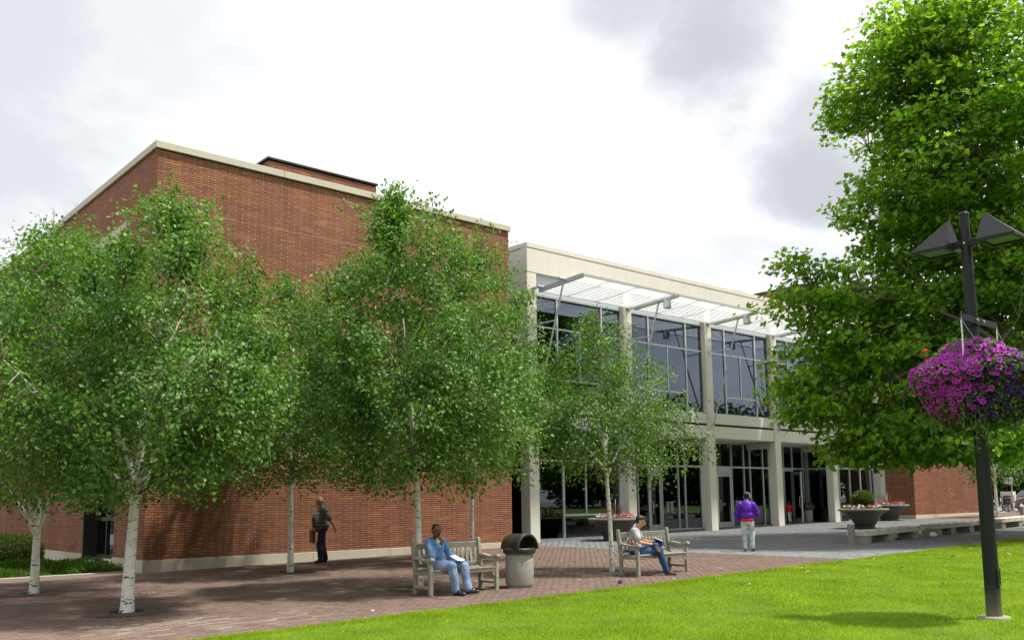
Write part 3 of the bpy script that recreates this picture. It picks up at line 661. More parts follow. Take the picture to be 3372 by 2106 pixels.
# ------------------------------------------------------------------ birches
BSCALE = 1.0
def birch(x, y, H, rad, fork, base_r, label, seed, nlimb=9, twigs=520, top=(0, 0), low=None, leafL=.086, per=60, limb_spec=None, tp=1.9, group='birch trees in the brick paving'):
    global RNG
    RNG = np.random.default_rng(seed); z0 = g(x)
    root = empty('birch_tree', (x, y, z0-.04), label=label, cat='tree', group=group)
    low = low or fork+.05
    zc = lambda h: np.clip((h-low)/(H-low), 0, 1)
    prof = lambda h: rad*np.clip((np.clip(zc(h)*3.2+.42, 0, 1))**.6*np.clip(1-zc(h)**tp, 0, 1)**.70, .03, 2)
    tr = MB(); pts = []; n = 12
    for i in range(n+1):
        f = i/n; h = f*(H*.9); pts.append((top[0]*f**1.6+.05*math.sin(f*7+seed)*f, top[1]*f**1.6+.05*math.cos(f*6+seed)*f, h))
    rr = lambda h: max(.008, (base_r*(1-.30*min(h/fork, 1)) if h < fork else base_r*.66*(1-(h-fork)/(H*.92-fork))**.9))
    dense = []
    for i in range(n):
        for j in range(4):
            f = j/4; dense.append(Vector(pts[i]).lerp(Vector(pts[i+1]), f))
    rad_ = [rr(p.z)*(1+.22*math.exp(-p.z/.12)) for p in dense]
    tr.tube(dense, rad_, 12)
    skel = [(p, rad_[i]) for i, p in enumerate(dense) if p.z > fork]
    limbs = []
    for k in range(nlimb):
        if limb_spec and k < len(limb_spec): a, h0, up, Lf = limb_spec[k]
        else: a, h0, up, Lf = k*2.4+RNG.uniform(-.4, .4), fork*.93+(H*.62-fork)*(k/nlimb)**1.25, RNG.uniform(.75, 1.5), 1.0
        i0 = min(range(len(dense)), key=lambda i: abs(dense[i].z-h0)); p0 = dense[i0]
        reach = prof(np.array([min(h0+1.5, H*.8)]))[0]*.86*Lf; m = 10; lp = []
        for j in range(m+1):
            f = j/m; r = reach*f**1.05; hz = up*reach*(f**.85)*1.05
            lp.append(p0+Vector((math.cos(a+.25*f)*r, math.sin(a+.25*f)*r, min(hz, (H-p0.z)*.86*f**.8)))+Vector(RNG.normal(0, .03*f, 3)))
        r0 = rad_[i0]*(.72 if k < 4 else .5)
        lr = [r0*(1-.88*(j/m)**.8)+.004 for j in range(m+1)]; tr.tube(lp, lr, 8, cap=False)
        skel += [(p, lr[j]) for j, p in enumerate(lp) if j > 1]
        for s_ in range(4):                                   # side branches
            j = 3+s_+RNG.integers(0, 3); p1 = lp[min(j, m)]; b = a+(1 if s_ % 2 else -1)*RNG.uniform(.6, 1.3); Ls = reach*RNG.uniform(.35, .6)
            sp = [p1+Vector((math.cos(b)*Ls*q, math.sin(b)*Ls*q, Ls*q*RNG.uniform(.5, .9)-.25*Ls*q*q)) for q in np.linspace(0, 1, 6)]
            sr = [max(.004, lr[min(j, m)]*.6*(1-.85*q)) for q in np.linspace(0, 1, 6)]; tr.tube(sp, sr, 6, cap=False)
            skel += [(p, sr[q]) for q, p in enumerate(sp) if q > 0]
    autosmooth(tr.build('trunk', M['bark'], root), 60)
    SP = np.array([tuple(p) for p, r in skel])
    # twig tips fill the crown, thicker towards its skin
    lf = lumps(26, .46); n = twigs
    h = low+(H-low)*RNG.random(n*14); h = h[RNG.random(n*14) < (prof(h)/rad)**1.7]; h = np.resize(h, n*2); a = RNG.uniform(0, 2*np.pi, n*2); q = RNG.random(n*2)**.42
    dd = np.stack([np.cos(a), np.sin(a), 2*(zc(h))-1], 1); dd /= np.linalg.norm(dd, axis=1, keepdims=True)
    r = prof(h)*q*lf(dd)
    fx = np.clip(zc(h), 0, 1)**1.6*1.0
    T = np.stack([np.cos(a)*r+top[0]*fx, np.sin(a)*r+top[1]*fx, h], 1)
    keep = RNG.random(n*2) < .62+.38*1.25*np.sin(T[:, 0]*2.5+seed)*np.sin(T[:, 1]*2.6+2*seed)*np.sin(T[:, 2]*2.4); T = T[keep][:n]; sk = RNG.random(len(T)) < .16; T[sk] = np.stack([top[0], top[1], 0]*np.array([1, 1, 0]))*0+T[sk]*np.array([1.10, 1.10, 1.0])+np.array([0, 0, .10]); T[:, 2] = np.minimum(T[:, 2], H*1.02)
    n = len(T)
    for s_ in range(22):                                         # shoots that stick out at the top
        aa = RNG.uniform(0, 6.28); rr_ = RNG.uniform(0, .5)*rad; T = np.vstack([T, [[top[0]+math.cos(aa)*rr_, top[1]+math.sin(aa)*rr_, H*(.97+.07*RNG.random())-rr_*.62]]])
    tw = MB(); P = []; D = []
    for i, tp in enumerate(T):
        dist = np.linalg.norm(SP-tp, axis=1)+.9*np.maximum(0, SP[:, 2]-tp[2]+.1); s0 = Vector(SP[np.argmin(dist)]); e = Vector(tp)
        out = Vector((e.x-s0.x, e.y-s0.y, 0)); droop = .22 if tp[2] < H*.72 else -.05
        m = 6; path = [s0.lerp(e, f)+Vector((0, 0, .28*(e-s0).length*math.sin(math.pi*f)*.5-droop*f*f)) for f in np.linspace(0, 1, m)]
        tw.tube(path, [.008*(1-.75*f)+.0015 for f in np.linspace(0, 1, m)], 3, cap=False)
        nl = per if i < n else 16; f = 1-RNG.random(nl)**1.5*(.8 if i < n else .95)*1.0; f = np.clip(f, .08, 1); pa = np.array([tuple(p) for p in path]); ff = f*(m-1); i0 = np.minimum(ff.astype(int), m-2); fr = (ff-i0)[:, None]
        base = pa[i0]*(1-fr)+pa[i0+1]*fr; spread = (.15 if i < n else .05)
        base = base+RNG.normal(0, spread, (nl, 3))*np.array([1, 1, .75])
        P.append(base); o_ = np.array([out.x, out.y, 0])/(out.length+.15)
        D.append(RNG.normal(0, .42, (nl, 3))+RNG.normal(0, .45, 3)+o_*.5+np.array([0, 0, -.62 if tp[2] < H*.8 else -.3]))
    P = np.concatenate(P); D = np.concatenate(D); k = P[:, 2] > low-.45; k &= (np.hypot(P[:, 0], P[:, 1]) > .25+.62*np.clip((fork+1.25-P[:, 2])/.9, 0, 1)) | (RNG.random(len(P)) < .10); P, D = P[k], D[k]
    N = RNG.normal(0, .55, P.shape)+np.array([0, 0, .7])+(P-np.array([0, 0, low+(H-low)*.4]))*.16
    cr = link_mesh('crown', leaf_mesh('crown', P, D, N, leafL*RNG.uniform(.62, 1.18, len(P)), .78), M['birch'], root)
    tw.build('twigs', M['twig'], root, kind='stuff')
    return root
ls1 = [(math.pi*.98, 1.72, .95, .9), (-.12, 1.78, 1.5, .8), (math.pi*.9, 2.0, 2.0, .7), (-.9, 2.0, 1.3, .8), (2.2, 2.2, 1.4, .9)]
birch(5.257, 15.74, 7.3, 2.85, 1.85, .105, 'birch with the thickest white scarred trunk, on the paving near the lawn edge', 3, limb_spec=ls1, twigs=840, top=(.50, -.25), low=1.95, tp=2.5)
ls0 = [(math.pi*1.02, 1.15, 1.1, 1.0), (math.pi*.92, 1.5, 1.0, .9), (.1, 1.25, 2.2, .6), (1.2, 1.6, 1.5, .8)]
birch(5.044, 20.62, 7.9, 3.2, 1.45, .092, 'birch forking low into three stems beside the planting bed', 5, limb_spec=ls0, twigs=780, top=(.05, .0), low=1.85, tp=2.7)
birch(10.846, 20.89, 7.6, 2.9, 2.1, .080, 'slim birch close to the brick wall, beside the walking man', 8, twigs=760, top=(-.1, 0), low=2.15)
ls3 = [(2.7, 2.15, 1.5, .7), (-.25, 2.3, 1.5, .9), (1.2, 2.5, 1.7, .9), (-1.6, 2.6, 1.2, .9), (.3, 3.0, 1.1, 1.0)]
birch(10.585, 15.03, 8.2, 2.75, 2.25, .078, 'tallest birch, its trunk directly behind the bench of the man in denim', 13, limb_spec=ls3, twigs=780, top=(-.42, .3), low=2.0)
birch(15.789, 19.93, 9.5, 2.6, 2.45, .058, 'thin birch seen between the slats of the bench, near the end of the brick wall', 21, twigs=600, top=(.1, -.1), low=2.3)
birch(15.483, 14.464, 6.0, 1.95, 2.35, .057, 'small birch standing beside the bench of the young man reading', 34, twigs=480, top=(-.22, .1), low=2.15, leafL=.075, per=40)
birch(52.7, 20.7, 5.6, 1.9, 1.9, .10, 'small distant birch by the far corner of the brick annex', 55, twigs=150, per=30, leafL=.12, group=None)

# ------------------------------------------------------------------ the big plane tree
RNG = np.random.default_rng(77)
def plane_tree():
    x, y = 32.0, 10.3; z0 = g(x); root = empty('plane_tree', (x, y, z0-.05), label='huge plane tree with broad lobed leaves overhanging the entrance', cat='tree')
    def at(px, py, dep):                              # crown masses stand where they show over the entrance
        k = 1024*.8949; q = f_+r_*((px-512)/k)-u_*((py-385.8)/k); w = Vector((0, 0, 1.782))+q*dep; return (w.x-x, w.y-y, w.z-z0)
    lobes = [(at(975, 120, 33), (4.7, 4.7, 4.4), 270), (at(1045, -60, 33.5), (5.6, 5.6, 4.6), 220), (at(890, 95, 31), (1.9, 1.9, 1.7), 80), (at(930, 25, 32), (2.2, 2.2, 1.8), 70), (at(905, 210, 31.5), (2.3, 2.3, 2.4), 130), (at(985, 235, 32), (4.0, 4.0, 3.4), 210),
        (at(812, 295, 30.5), (1.5, 1.5, 1.5), 42), (at(842, 350, 30.5), (2.2, 2.2, 1.7), 90), (at(812, 395, 30), (1.3, 1.3, 1.2), 50), (at(905, 395, 31), (3.0, 3.0, 2.2), 210), (at(866, 442, 30.3), (1.7, 1.7, .95), 75), (at(965, 430, 31.5), (3.6, 3.6, 1.7), 260), (at(1050, 360, 32.5), (4.6, 4.6, 4.0), 260), (at(1150, 220, 34), (4.6, 4.6, 5), 110), (at(1000, 440, 29), (3.0, 2.4, 1.4), 110), (at(905, 305, 31.5), (2.2, 2.2, 1.8), 110), (at(955, 320, 32), (3.0, 3.0, 2.2), 170), (at(960, 150, 30), (3.0, 3.0, 2.6), 125), (at(1005, 60, 30), (3.2, 3.2, 3.0), 125), (at(930, 60, 31), (2.2, 2.2, 2.2), 100), (at(1010, 250, 30), (2.6, 2.6, 2.2), 120)]
    CL = []
    for c, r, n in lobes:
        v = unit(n)*(RNG.random(n)[:, None]**.36); CL.append(np.array(c)+v*np.array(r)*(1+RNG.normal(0, .08, (n, 1))))
    CL = np.concatenate(CL); CL = CL[CL[:, 2] > 2.6]; CL = CL[RNG.random(len(CL)) < .60+.5*np.sin(CL[:, 0]*1.5+1)*np.sin(CL[:, 1]*1.6)*np.sin(CL[:, 2]*1.4)]
    tr = MB(); skel = []
    def limb(p0, p1, r0, r1, bend=.5, m=9, n=8):
        p0, p1 = Vector(p0), Vector(p1); off = Vector((RNG.normal(0, bend), RNG.normal(0, bend), abs(RNG.normal(0, bend))))
        path = [p0.lerp(p1, f)+off*math.sin(math.pi*f) for f in np.linspace(0, 1, m)]; rr = [r0+(r1-r0)*f for f in np.linspace(0, 1, m)]
        tr.tube(path, rr, n, cap=False); skel.extend((p, rr[i]) for i, p in enumerate(path)); return path
    limb((0, 0, -.3), (0, 0, 4.2), .46, .36, .05, n=14); limb((0, 0, 4.2), (.2, -.3, 18), .36, .05, .35)
    for q_, (tgt, rr_, n_) in enumerate(lobes):
        h = min(max(3.4, tgt[2]*.45), 11); tgt = tuple(Vector(tgt)+Vector((0, 0, .2)))
        path = limb((0, 0, h), tgt, .11, .025, .5)
        for j in (3, 5, 6, 7):
            e = path[j]+Vector(unit(1)[0])*RNG.uniform(1.4, 2.6)+Vector((0, 0, .5)); limb(path[j], e, .07, .015, .2, 6, 6)
    SP = np.array([tuple(p) for p, r in skel]); SR = np.array([r for p, r in skel])
    P = []; D = []; N = []
    for c in CL:
        i = np.argmin(np.linalg.norm(SP-c, axis=1)+(SP[:, 2] < 3)*5); s0 = Vector(SP[i]); e = Vector(c)
        pth = [s0.lerp(e, f)+Vector((0, 0, .3*math.sin(math.pi*f))) for f in np.linspace(0, 1, 5)]; tr.tube(pth, [min(SR[i]*.7, .035)*(1-.8*f)+.006 for f in np.linspace(0, 1, 5)], 4, cap=False)
        k = int(RNG.uniform(40, 85)); s = RNG.uniform(.38, .66); v = unit(k)*(RNG.random(k)[:, None]**.4)*np.array([s, s, s*.42])*1.65; P.append(np.array(c)+v)
        out = np.array([c[0], c[1], (c[2]-9)*.8]); out = out/(np.linalg.norm(out)+1e-6)
        D.append(RNG.normal(0, .7, (k, 3))+out*.7+np.array([0, 0, -.45])); N.append(RNG.normal(0, .42, (k, 3))+np.array([0, 0, 1.0])+out*.35)
    P, D, N = map(np.concatenate, (P, D, N)); k = P[:, 2] > 2.3; P, D, N = P[k], D[k], N[k]
    link_mesh('crown', leaf_mesh('crown', P, D, N, .20*RNG.uniform(.55, 1.2, len(P)), .95, 'lobed'), M['plane'], root)
    autosmooth(tr.build('trunk', M['planebark'], root), 60); print('plane leaves', len(P))
plane_tree()

# ------------------------------------------------------------------ woods far off (beyond the street, and across the lawn behind the viewer: both show in the glass)
def woods(name, label, boxes, dens, leaf):
    P = []; D = []; N = []; mb = MB()
    for x0, x1, y0, y1, h in boxes:
        n = int((x1-x0+y1-y0)/4.5)
        for i in range(n):
            c = np.array([RNG.uniform(x0, x1), RNG.uniform(y0, y1), 0]); hh = h*RNG.uniform(.75, 1.15); rr = hh*RNG.uniform(.34, .46)
            k = int(dens*RNG.uniform(.8, 1.2)); v = unit(k)*(RNG.random(k)[:, None]**.33); lf = lumps(8, .3)(v)
            P.append(c+np.array([0, 0, hh*.52])+v*lf[:, None]*np.array([rr, rr, hh*.48])); D.append(RNG.normal(0, .7, (k, 3))+np.array([0, 0, -.4])+v*.4); N.append(v+RNG.normal(0, .5, (k, 3))+np.array([0, 0, .5]))
            z = g(c[0])-.3 if c[0] > -60 else -.8; P[-1][:, 2] += z; mb.tube([(c[0], c[1], z-.5), (c[0], c[1], z+hh*.6)], [.25, .12], 6)
    P, D, N = map(np.concatenate, (P, D, N)); me = leaf_mesh(name, P, D, N, leaf*RNG.uniform(.6, 1.2, len(P)), .8)
    o = link_mesh(name, me, M['far'], kind='stuff'); tag(o, label, 'trees'); mb.build('trunks', M['planebark'], o, kind='stuff')
woods('treeline', 'dark wood beyond the street at the right edge', [(84, 100, 20, 48, 11), (84, 100, 20, 48, 12), (79, 83, 30, 46, 6), (80, 84, 24, 46, 4), (82, 92, 22, 48, 5), (82, 92, 22, 48, 6), (82, 92, 22, 48, 4)], 1500, .55)
woods('trees_across_lawn', 'row of trees across the lawn, seen only as reflections in the glass', [(-14, 110, -34, -22, 13), (20, 110, -34, -22, 13), (88, 104, -26, 12, 13), (88, 104, -26, 12, 10), (-30, -18, -20, 30, 11), (-48, 2, 58, 74, 12)], 1400, .65)

# ------------------------------------------------------------------ clipped hedge
def shell_leaves(n, c, r, power=2.0, L=.04, jitter=.05, name='foliage', mat=None, parent=None):
    v = unit(n); s = (np.abs(v)**power).sum(1)**(-1/power); p = v*s[:, None]*np.array(r)*(1+RNG.normal(0, jitter, (n, 1))-np.abs(RNG.normal(0, .05, (n, 1)))) + np.array(c)
    return link_mesh(name, leaf_mesh(name, p, v+RNG.normal(0, .7, (n, 3)), v+RNG.normal(0, .5, (n, 3)), L*RNG.uniform(.7, 1.2, n), .8), mat, parent)
hd = empty('hedge', (6.35, 29.6, g(6.35)), label='clipped rounded hedge in the bed at the foot of the brick wall', cat='hedge')
shell_leaves(13000, (0, 0, .40), (.92, 1.3, .52), 3.2, .07, .035, 'foliage', M['hedge'], hd); MB().ball((0, 0, .38), (.82, 1.18, .42), 16, 10).build('inner_branches', M['twig'], hd)

gp = []; gd = []
for i in range(26):
    cx, cy = RNG.uniform(5.0, 8.0), RNG.uniform(25.4, 30.0); r_c = RNG.uniform(.35, .7)
    if cy > 26.5+2.5*(8.2-cx): continue
    v = unit(420); v[:, 2] = np.abs(v[:, 2]); gp.append(np.array([cx, cy, g(cx)-.02])+v*np.array([r_c, r_c*.8, RNG.uniform(.12, .30)])*(1+RNG.normal(0, .06, (420, 1)))); gd.append(v)
gp, gd = np.concatenate(gp), np.concatenate(gd); kk = (gp[:, 1] > 25.17) & (gp[:, 0] < 8.3); gp, gd = gp[kk], gd[kk]
tag(link_mesh('creeping_juniper', leaf_mesh('creeping_juniper', gp, gd+RNG.normal(0, .5, gp.shape)+[0, 0, .3], gd+RNG.normal(0, .4, gp.shape), .12*RNG.uniform(.6, 1.2, len(gp)), .35), M['cover'], kind='stuff'), 'mounded creeping shrubs along the foot of the brick flank', 'ground cover')

# planter plants ---------------------------------------------------
def cordyline(x, y, z, n, L, label, seed):
    r = np.random.default_rng(seed); root = empty('spiky_plant', (x, y, z), label=label, cat='plant', group=None); mb = MB()
    for i in range(n):
        a = r.uniform(0, 6.28); up = r.uniform(.5, 1.5); l = L*r.uniform(.7, 1.1); w = .012*r.uniform(.8, 1.2); d = Vector((math.cos(a), math.sin(a), 0)); s = Vector((-d.y, d.x, 0)); m = 6; V = []; F = []
        for j in range(m+1):
            f = j/m; p = d*(l*f*(.62/up+.12))+Vector((0, 0, l*(f*min(1, up*.72)-.38*f*f/up))); ww = w*(1-f**2)+.001
            V += [p-s*ww, p+s*ww+Vector((0, 0, .004))]
            if j: F.append((2*j-2, 2*j-1, 2*j+1, 2*j))
        mb.build_leaf = None; o = MB().add(V, F).build('leaf', M['cord'], root)
    return root
def petal_mat(name, cols):
    m, t = new_mat(name); c = t.ramp(rnd(t), [(i/(len(cols)), k) for i, k in enumerate(cols)], 'CONSTANT')
    p = t.n('ShaderNodeBsdfPrincipled', Base__Color=c, Roughness=.6); tr = t.n('ShaderNodeBsdfTranslucent', Color=c); return finish(m, t, t.n('ShaderNodeMixShader', i0=.25, i1=p.outputs[0], i2=tr.outputs[0]).outputs[0])
M['cord'] = leafmat('cordyline_leaf', [(.07, .020, .018), (.12, .045, .03), (.05, .03, .022)], .2, .4, .5)
M['bed_flower'] = petal_mat('bedding_petal', [(.62, .04, .22), (.55, .02, .03), (.75, .70, .66), (.70, .08, .30), (.60, .20, .30), (.78, .72, .70), (.45, .02, .05)])
def blossom(mb, c, n, r, cup=.35):
    """a round five-lobed flower facing n"""
    c = Vector(c); n = Vector(n).normalized(); x = n.orthogonal().normalized(); y = n.cross(x); V = [c-n*r*cup]; F = []
    for i in range(10):
        a = 2*math.pi*i/10; q = r*(1.0 if i % 2 == 0 else .72); V.append(c+(x*math.cos(a)+y*math.sin(a))*q+n*(.05*r if i % 2 else -.03*r))
    F = [(0, i, i % 10+1) for i in range(1, 11)]; mb.add(V, F)
def bedding(x, y, z, R1, n, label, seed, r0=.0):
    r = np.random.default_rng(seed); root = empty('bedding_flowers', (x, y, z), label=label, cat='flowers'); fb = MB(); k = 900
    a = r.uniform(0, 6.28, k); q = R1*np.sqrt(r.uniform((r0/R1)**2, 1, k)); P = np.stack([np.cos(a)*q, np.sin(a)*q, r.uniform(-.02, .13, k)], 1)
    link_mesh('foliage', leaf_mesh('foliage', P, r.normal(0, .6, (k, 3))+[0, 0, .3], r.normal(0, .4, (k, 3))+[0, 0, 1], .085*r.uniform(.7, 1.2, k), .7), M['basketleaf'], root)
    for i in range(n):
        a = r.uniform(0, 6.28); q = R1*math.sqrt(r.uniform((r0/R1)**2, 1)); blossom(fb, (math.cos(a)*q, math.sin(a)*q, r.uniform(.10, .21)), (math.cos(a)*.8-.3+r.normal(0, .3), math.sin(a)*.8-.7+r.normal(0, .3), .75), r.uniform(.045, .065))
    fb.build('blossoms', M['bed_flower'], root, kind='stuff'); return root
# ------------------------------------------------------------------ teak benches
def bench(x, y, L, label, seed):
    r = np.random.default_rng(seed)
    b = empty('park_bench', (x, y, g(x)), label=label, cat='bench', group='weathered teak benches'); T = M['teak']; h = L/2
    back = lambda z: .235+max(0, z-.42)*.145
    for s in (-1, 1):
        xc = s*(h-.035); a, c = xc-.035, xc+.035
        MB().prism([(.205, 0), (.275, 0), (.272, .42), (.35, .93), (.335, .965), (.305, .975), (.28, .955), (.275, .93), (.205, .46)], 0, a, c).build('back_leg', T, b, bevel=.006)
        MB().prism([(-.275, 0), (-.205, 0), (-.205, .44), (-.17, .52), (-.155, .615), (-.225, .615), (-.245, .53), (-.275, .46)], 0, a, c).build('leg', T, b, bevel=.006)
        up = [(.275, .665), (.16, .675), (.04, .655), (-.08, .635), (-.18, .648), (-.27, .668), (-.315, .655), (-.33, .625)]; lo = [(-.31, .595), (-.265, .6), (-.2, .608), (-.08, .59), (.04, .605), (.16, .62), (.275, .61)]
        MB().prism(up+lo, 0, xc-.042, xc+.042).build('arm', T, b, bevel=.006)
        part('side_rail', T, b, (a+.008, -.204, .345), (c-.008, .204, .41), world=False); part('stretcher', T, b, (a+.012, -.204, .12), (c-.012, .204, .165), world=False)
        br = MB().prism([(s*(h-.075), .36), (s*(h-.2), .36), (s*(h-.13), .32), (s*(h-.075), .24)], 1, -.255, -.225); br.build('bracket', T, b)
    part('front_rail', T, b, (-h+.072, -.262, .355), (h-.072, -.23, .425), .005, world=False); part('back_rail', T, b, (-h+.072, .215, .355), (h-.072, .25, .42), .005, world=False)
    for i in range(6):
        yy = -.245+i*.082; z = .432-.02*math.sin(math.pi*i/5); part('seat_slat', T, b, (-h+.074, yy-.034, z-.012), (h-.074, yy+.034, z+.012), .004, world=False)
    MB().bar((-h+.072, back(.84)+.03, .85), (h-.072, back(.84)+.03, .85), .04, .10, up=(0, -.14, 1)).build('top_rail', T, b, bevel=.006)
    MB().bar((-h+.072, back(.5)+.025, .50), (h-.072, back(.5)+.025, .50), .035, .06, up=(0, -.14, 1)).build('lower_rail', T, b, bevel=.005)
    n = int(L/.108); 
    for i in range(n):
        xx = -h+.072+(L-.144)*(i+.5)/n+r.normal(0, .001); MB().bar((xx, back(.5)+.026, .528), (xx, back(.82)+.03, .803), .05, .018, up=(0, 1, 0)).build('back_slat', T, b)
    return b
bench(10.575, 13.82, 1.60, 'weathered teak bench with a man in denim at one end, next to the litter bin', 1)
bench(15.60, 13.31, 1.68, 'weathered teak bench with a young man reading, beside the small birch', 2)

# ------------------------------------------------------------------ litter bins
def bin_(x, y, rz, label, sc=1.0):
    b = empty('litter_bin', (x, y, g(x)), rz, label=label, cat='litter bin', group='concrete litter bins with hooded lids'); b.scale = (sc,)*3
    autosmooth(MB().lathe([(.20, .0), (.235, .0), (.235, .035), (.262, .05), (.268, .08), (.268, .62), (.25, .65), (.1, .652)], 40).build('body', M['concrete2'], b), 35)
    autosmooth(MB().lathe([(.27, .635), (.305, .635), (.312, .66), (.31, .715), (.295, .73), (.262, .735), (.262, .70)], 40).build('rim', M['lid'], b), 35)
    n = 18; V = []; F = []; sl = [(-.262, 1.0), (-.25, 1.04), (-.10, 1.04), (-.085, 1.0), (.1, 1.0), (.262, .93)]
    for ro, off in ((.262, 0), (.236, 0)):
        for yv, k in sl:
            for i in range(n+1): a = math.pi*i/n; V.append((ro*k*math.cos(a), yv, .715+(ro*1.08 if ro > .25 else ro*1.06)*k*math.sin(a)))
    m = n+1; K = len(sl)
    for q in range(2):
        for j in range(K-1):
            for i in range(n): f = (q*K*m+j*m+i, q*K*m+j*m+i+1, q*K*m+(j+1)*m+i+1, q*K*m+(j+1)*m+i); F.append(f if q == 0 else f[::-1])
    for j in (0, K-1):
        for i in range(n): F.append((j*m+i, j*m+i+1, K*m+j*m+i+1, K*m+j*m+i))
    autosmooth(MB().add(V, F).build('hood', M['lid'], b), 35)
    MB().lathe([(.255, .70), (.255, .712)], 30).build('floor_plate', M['hole'], b); return b
bin_(11.89, 13.54, 0, 'concrete litter bin with a brown hooded lid, beside the bench of the man in denim', 1.02)
bin_(43.3, 26.45, R(70), 'concrete litter bin with a hooded lid in the porch, behind the open glass door')

# ------------------------------------------------------------------ planters
def planter(x, y, s, label):
    p = empty('planter_bowl', (x, y, g(x)), label=label, cat='planter', group='cast bowl planters'); p.scale = (s,)*3
    autosmooth(MB().lathe([(.30, 0), (.43, 0), (.45, .04), (.42, .09), (.455, .15), (.53, .26), (.61, .40), (.69, .54), (.80, .645), (.92, .70), (.985, .735)], 48).build('bowl', M['bowl'], p), 35)
    autosmooth(MB().lathe([(.96, .725), (1.0, .735), (1.02, .765), (1.015, .80), (.985, .815), (.90, .81), (.87, .78), (.86, .72)], 48).build('rim', M['bowlrim'], p), 40)
    MB().lathe([(.86, .70), (.86, .74)], 32).build('soil', M['soil'], p); return p
planter(25.52, 23.63, 1.0, 'wide grey planter bowl in front of the first glass bay, behind the reading man')
planter(37.54, 20.24, 1.03, 'dark planter bowl with a clipped ball shrub, behind the end of the plaza bench')
planter(46.54, 23.67, 1.0, 'grey planter bowl beside the brick annex, with a red spiky plant')
bedding(25.52, 23.63, g(25.5)+.76, .74, 75, 'red, pink and white flowers in the planter behind the reading man', 1, .0)
cordyline(25.62, 23.68, g(25.5)+.78, 70, .95, 'spiky red brown plant in the planter behind the reading man', 2)
bedding(37.54, 20.24, g(37.5)+.79, .80, 70, 'mixed pink and white flowers round the clipped ball shrub', 3, .42)
bedding(46.54, 23.67, g(46.5)+.76, .8, 75, 'red and white flowers in the planter beside the brick annex', 4)
cordyline(46.65, 23.75, g(46.5)+.78, 65, .95, 'spiky red brown plant in the planter beside the brick annex', 5)
bs = empty('ball_shrub', (37.54, 20.24, g(37.5)+.78), label='clipped round green shrub in the middle planter bowl', cat='shrub')
shell_leaves(9000, (0, 0, .40), (.46, .46, .42), 2.0, .055, .03, 'foliage', M['box'], bs); MB().ball((0, 0, .40), (.40, .40, .37), 16, 10).build('inner_branches', M['twig'], bs)

# ------------------------------------------------------------------ long plaza benches
def yb_(x): return 14.72+.036*(x-27.3)
def plaza_bench(x0, x1, sup, label):
    xm = (x0+x1)/2; b = empty('plaza_bench', (xm, yb_(xm)+.32, g(xm)), math.atan(.036), label=label, cat='bench', group='long low benches along the plaza')
    b.rotation_euler = (0, -math.atan(.0113), math.atan(.036)); L = x1-x0
    n = max(2, round(L/.74)); 
    for i in range(n):
        a, c = -L/2+L*i/n, -L/2+L*(i+1)/n; part('seat_block', M['coping'], b, (a+.004, -.32, .235), (c-.004, .32, .385), .008, world=False)
    for i in range(n):
        xx = -L/2+L*(i+.25)/n
        MB().box((xx, -.325, .365), (.035, .02, .035)).box((xx, -.30, .391), (.035, .03, .012)).build('skate_stop', M['darkmetal'], b); MB().box((xx, .30, .392), (.05, .035, .014)).build('skate_stop', M['darkmetal'], b)
    for sx in sup: part('support', M['concrete2'], b, (sx-xm, -.29, -.15), (sx-xm+.42, .28, .233), .01, world=False)
plaza_bench(27.33, 31.75, (27.35, 29.0, 30.85), 'low stone bench segment with a square post at its near end')
plaza_bench(32.75, 37.9, (32.8, 34.0, 35.7, 37.3), 'low stone bench segment by the white litter, between its two neighbours')
plaza_bench(38.9, 43.8, (38.95, 40.9, 43.2), 'low stone bench segment behind the lamp post')
plaza_bench(44.8, 49.6, (44.9, 46.8, 48.9), 'farthest low stone bench segment, reaching the far square post')
def post(x, y, label, em):
    p = empty('square_post', (x, y, g(x)), R(6), label=label, cat='post', group='square stone posts'); MB().b2((-.085, -.085, -.1), (.085, .085, .62)).build('shaft', M['post'], p, bevel=.006)
    q = .09; MB().add([(-q, -q, .62), (q, -q, .62), (q, q, .62), (-q, q, .62), (0, 0, .785)], [(0, 1, 4), (1, 2, 4), (2, 3, 4), (3, 0, 4), (3, 2, 1, 0)]).build('cap', M['postcap'], p)
    if em:
        nrm = Vector((0, -.165, .09)).normalized(); ux = Vector((1, 0, 0)); uz = nrm.cross(ux)*-1 if nrm.cross(ux).z < 0 else nrm.cross(ux); e = MB(); o = Vector((0, -.062, .672))+nrm*.002
        for dx, dz, w, h in ((-.012, .006, .03, .022), (.006, -.012, .034, .016), (.0, .026, .018, .016)):
            e.add([o+ux*(dx-w/2)+uz*(dz-h/2), o+ux*(dx+w/2)+uz*(dz-h/2), o+ux*(dx+w/2)+uz*(dz+h/2), o+ux*(dx-w/2)+uz*(dz+h/2)], [(0, 1, 2, 3)])
        e.build('emblem', M['emblem'], p)
        e2 = MB(); o = Vector((-.062, 0, .672)); 
        for dx, dz, w, h in ((-.012, .006, .03, .022), (.006, -.012, .034, .016)):
            P0 = lambda a, b: Vector((-.0885+(b+.05)*.545, a, .62+b+.05)); z = dz
            e2.add([P0(dx-w/2, z-h/2)+Vector((-.003, 0, .002)), P0(dx+w/2, z-h/2)+Vector((-.003, 0, .002)), P0(dx+w/2, z+h/2)+Vector((-.003, 0, .002)), P0(dx-w/2, z+h/2)+Vector((-.003, 0, .002))], [(0, 1, 2, 3)])
        e2.build('emblem', M['emblem'], p)
post(27.0, 15.0, 'square post with a blue emblem on its cap, at the near end of the benches', True)
post(49.85, 18.4, 'square post with a pointed cap, at the far end of the stone benches', False)

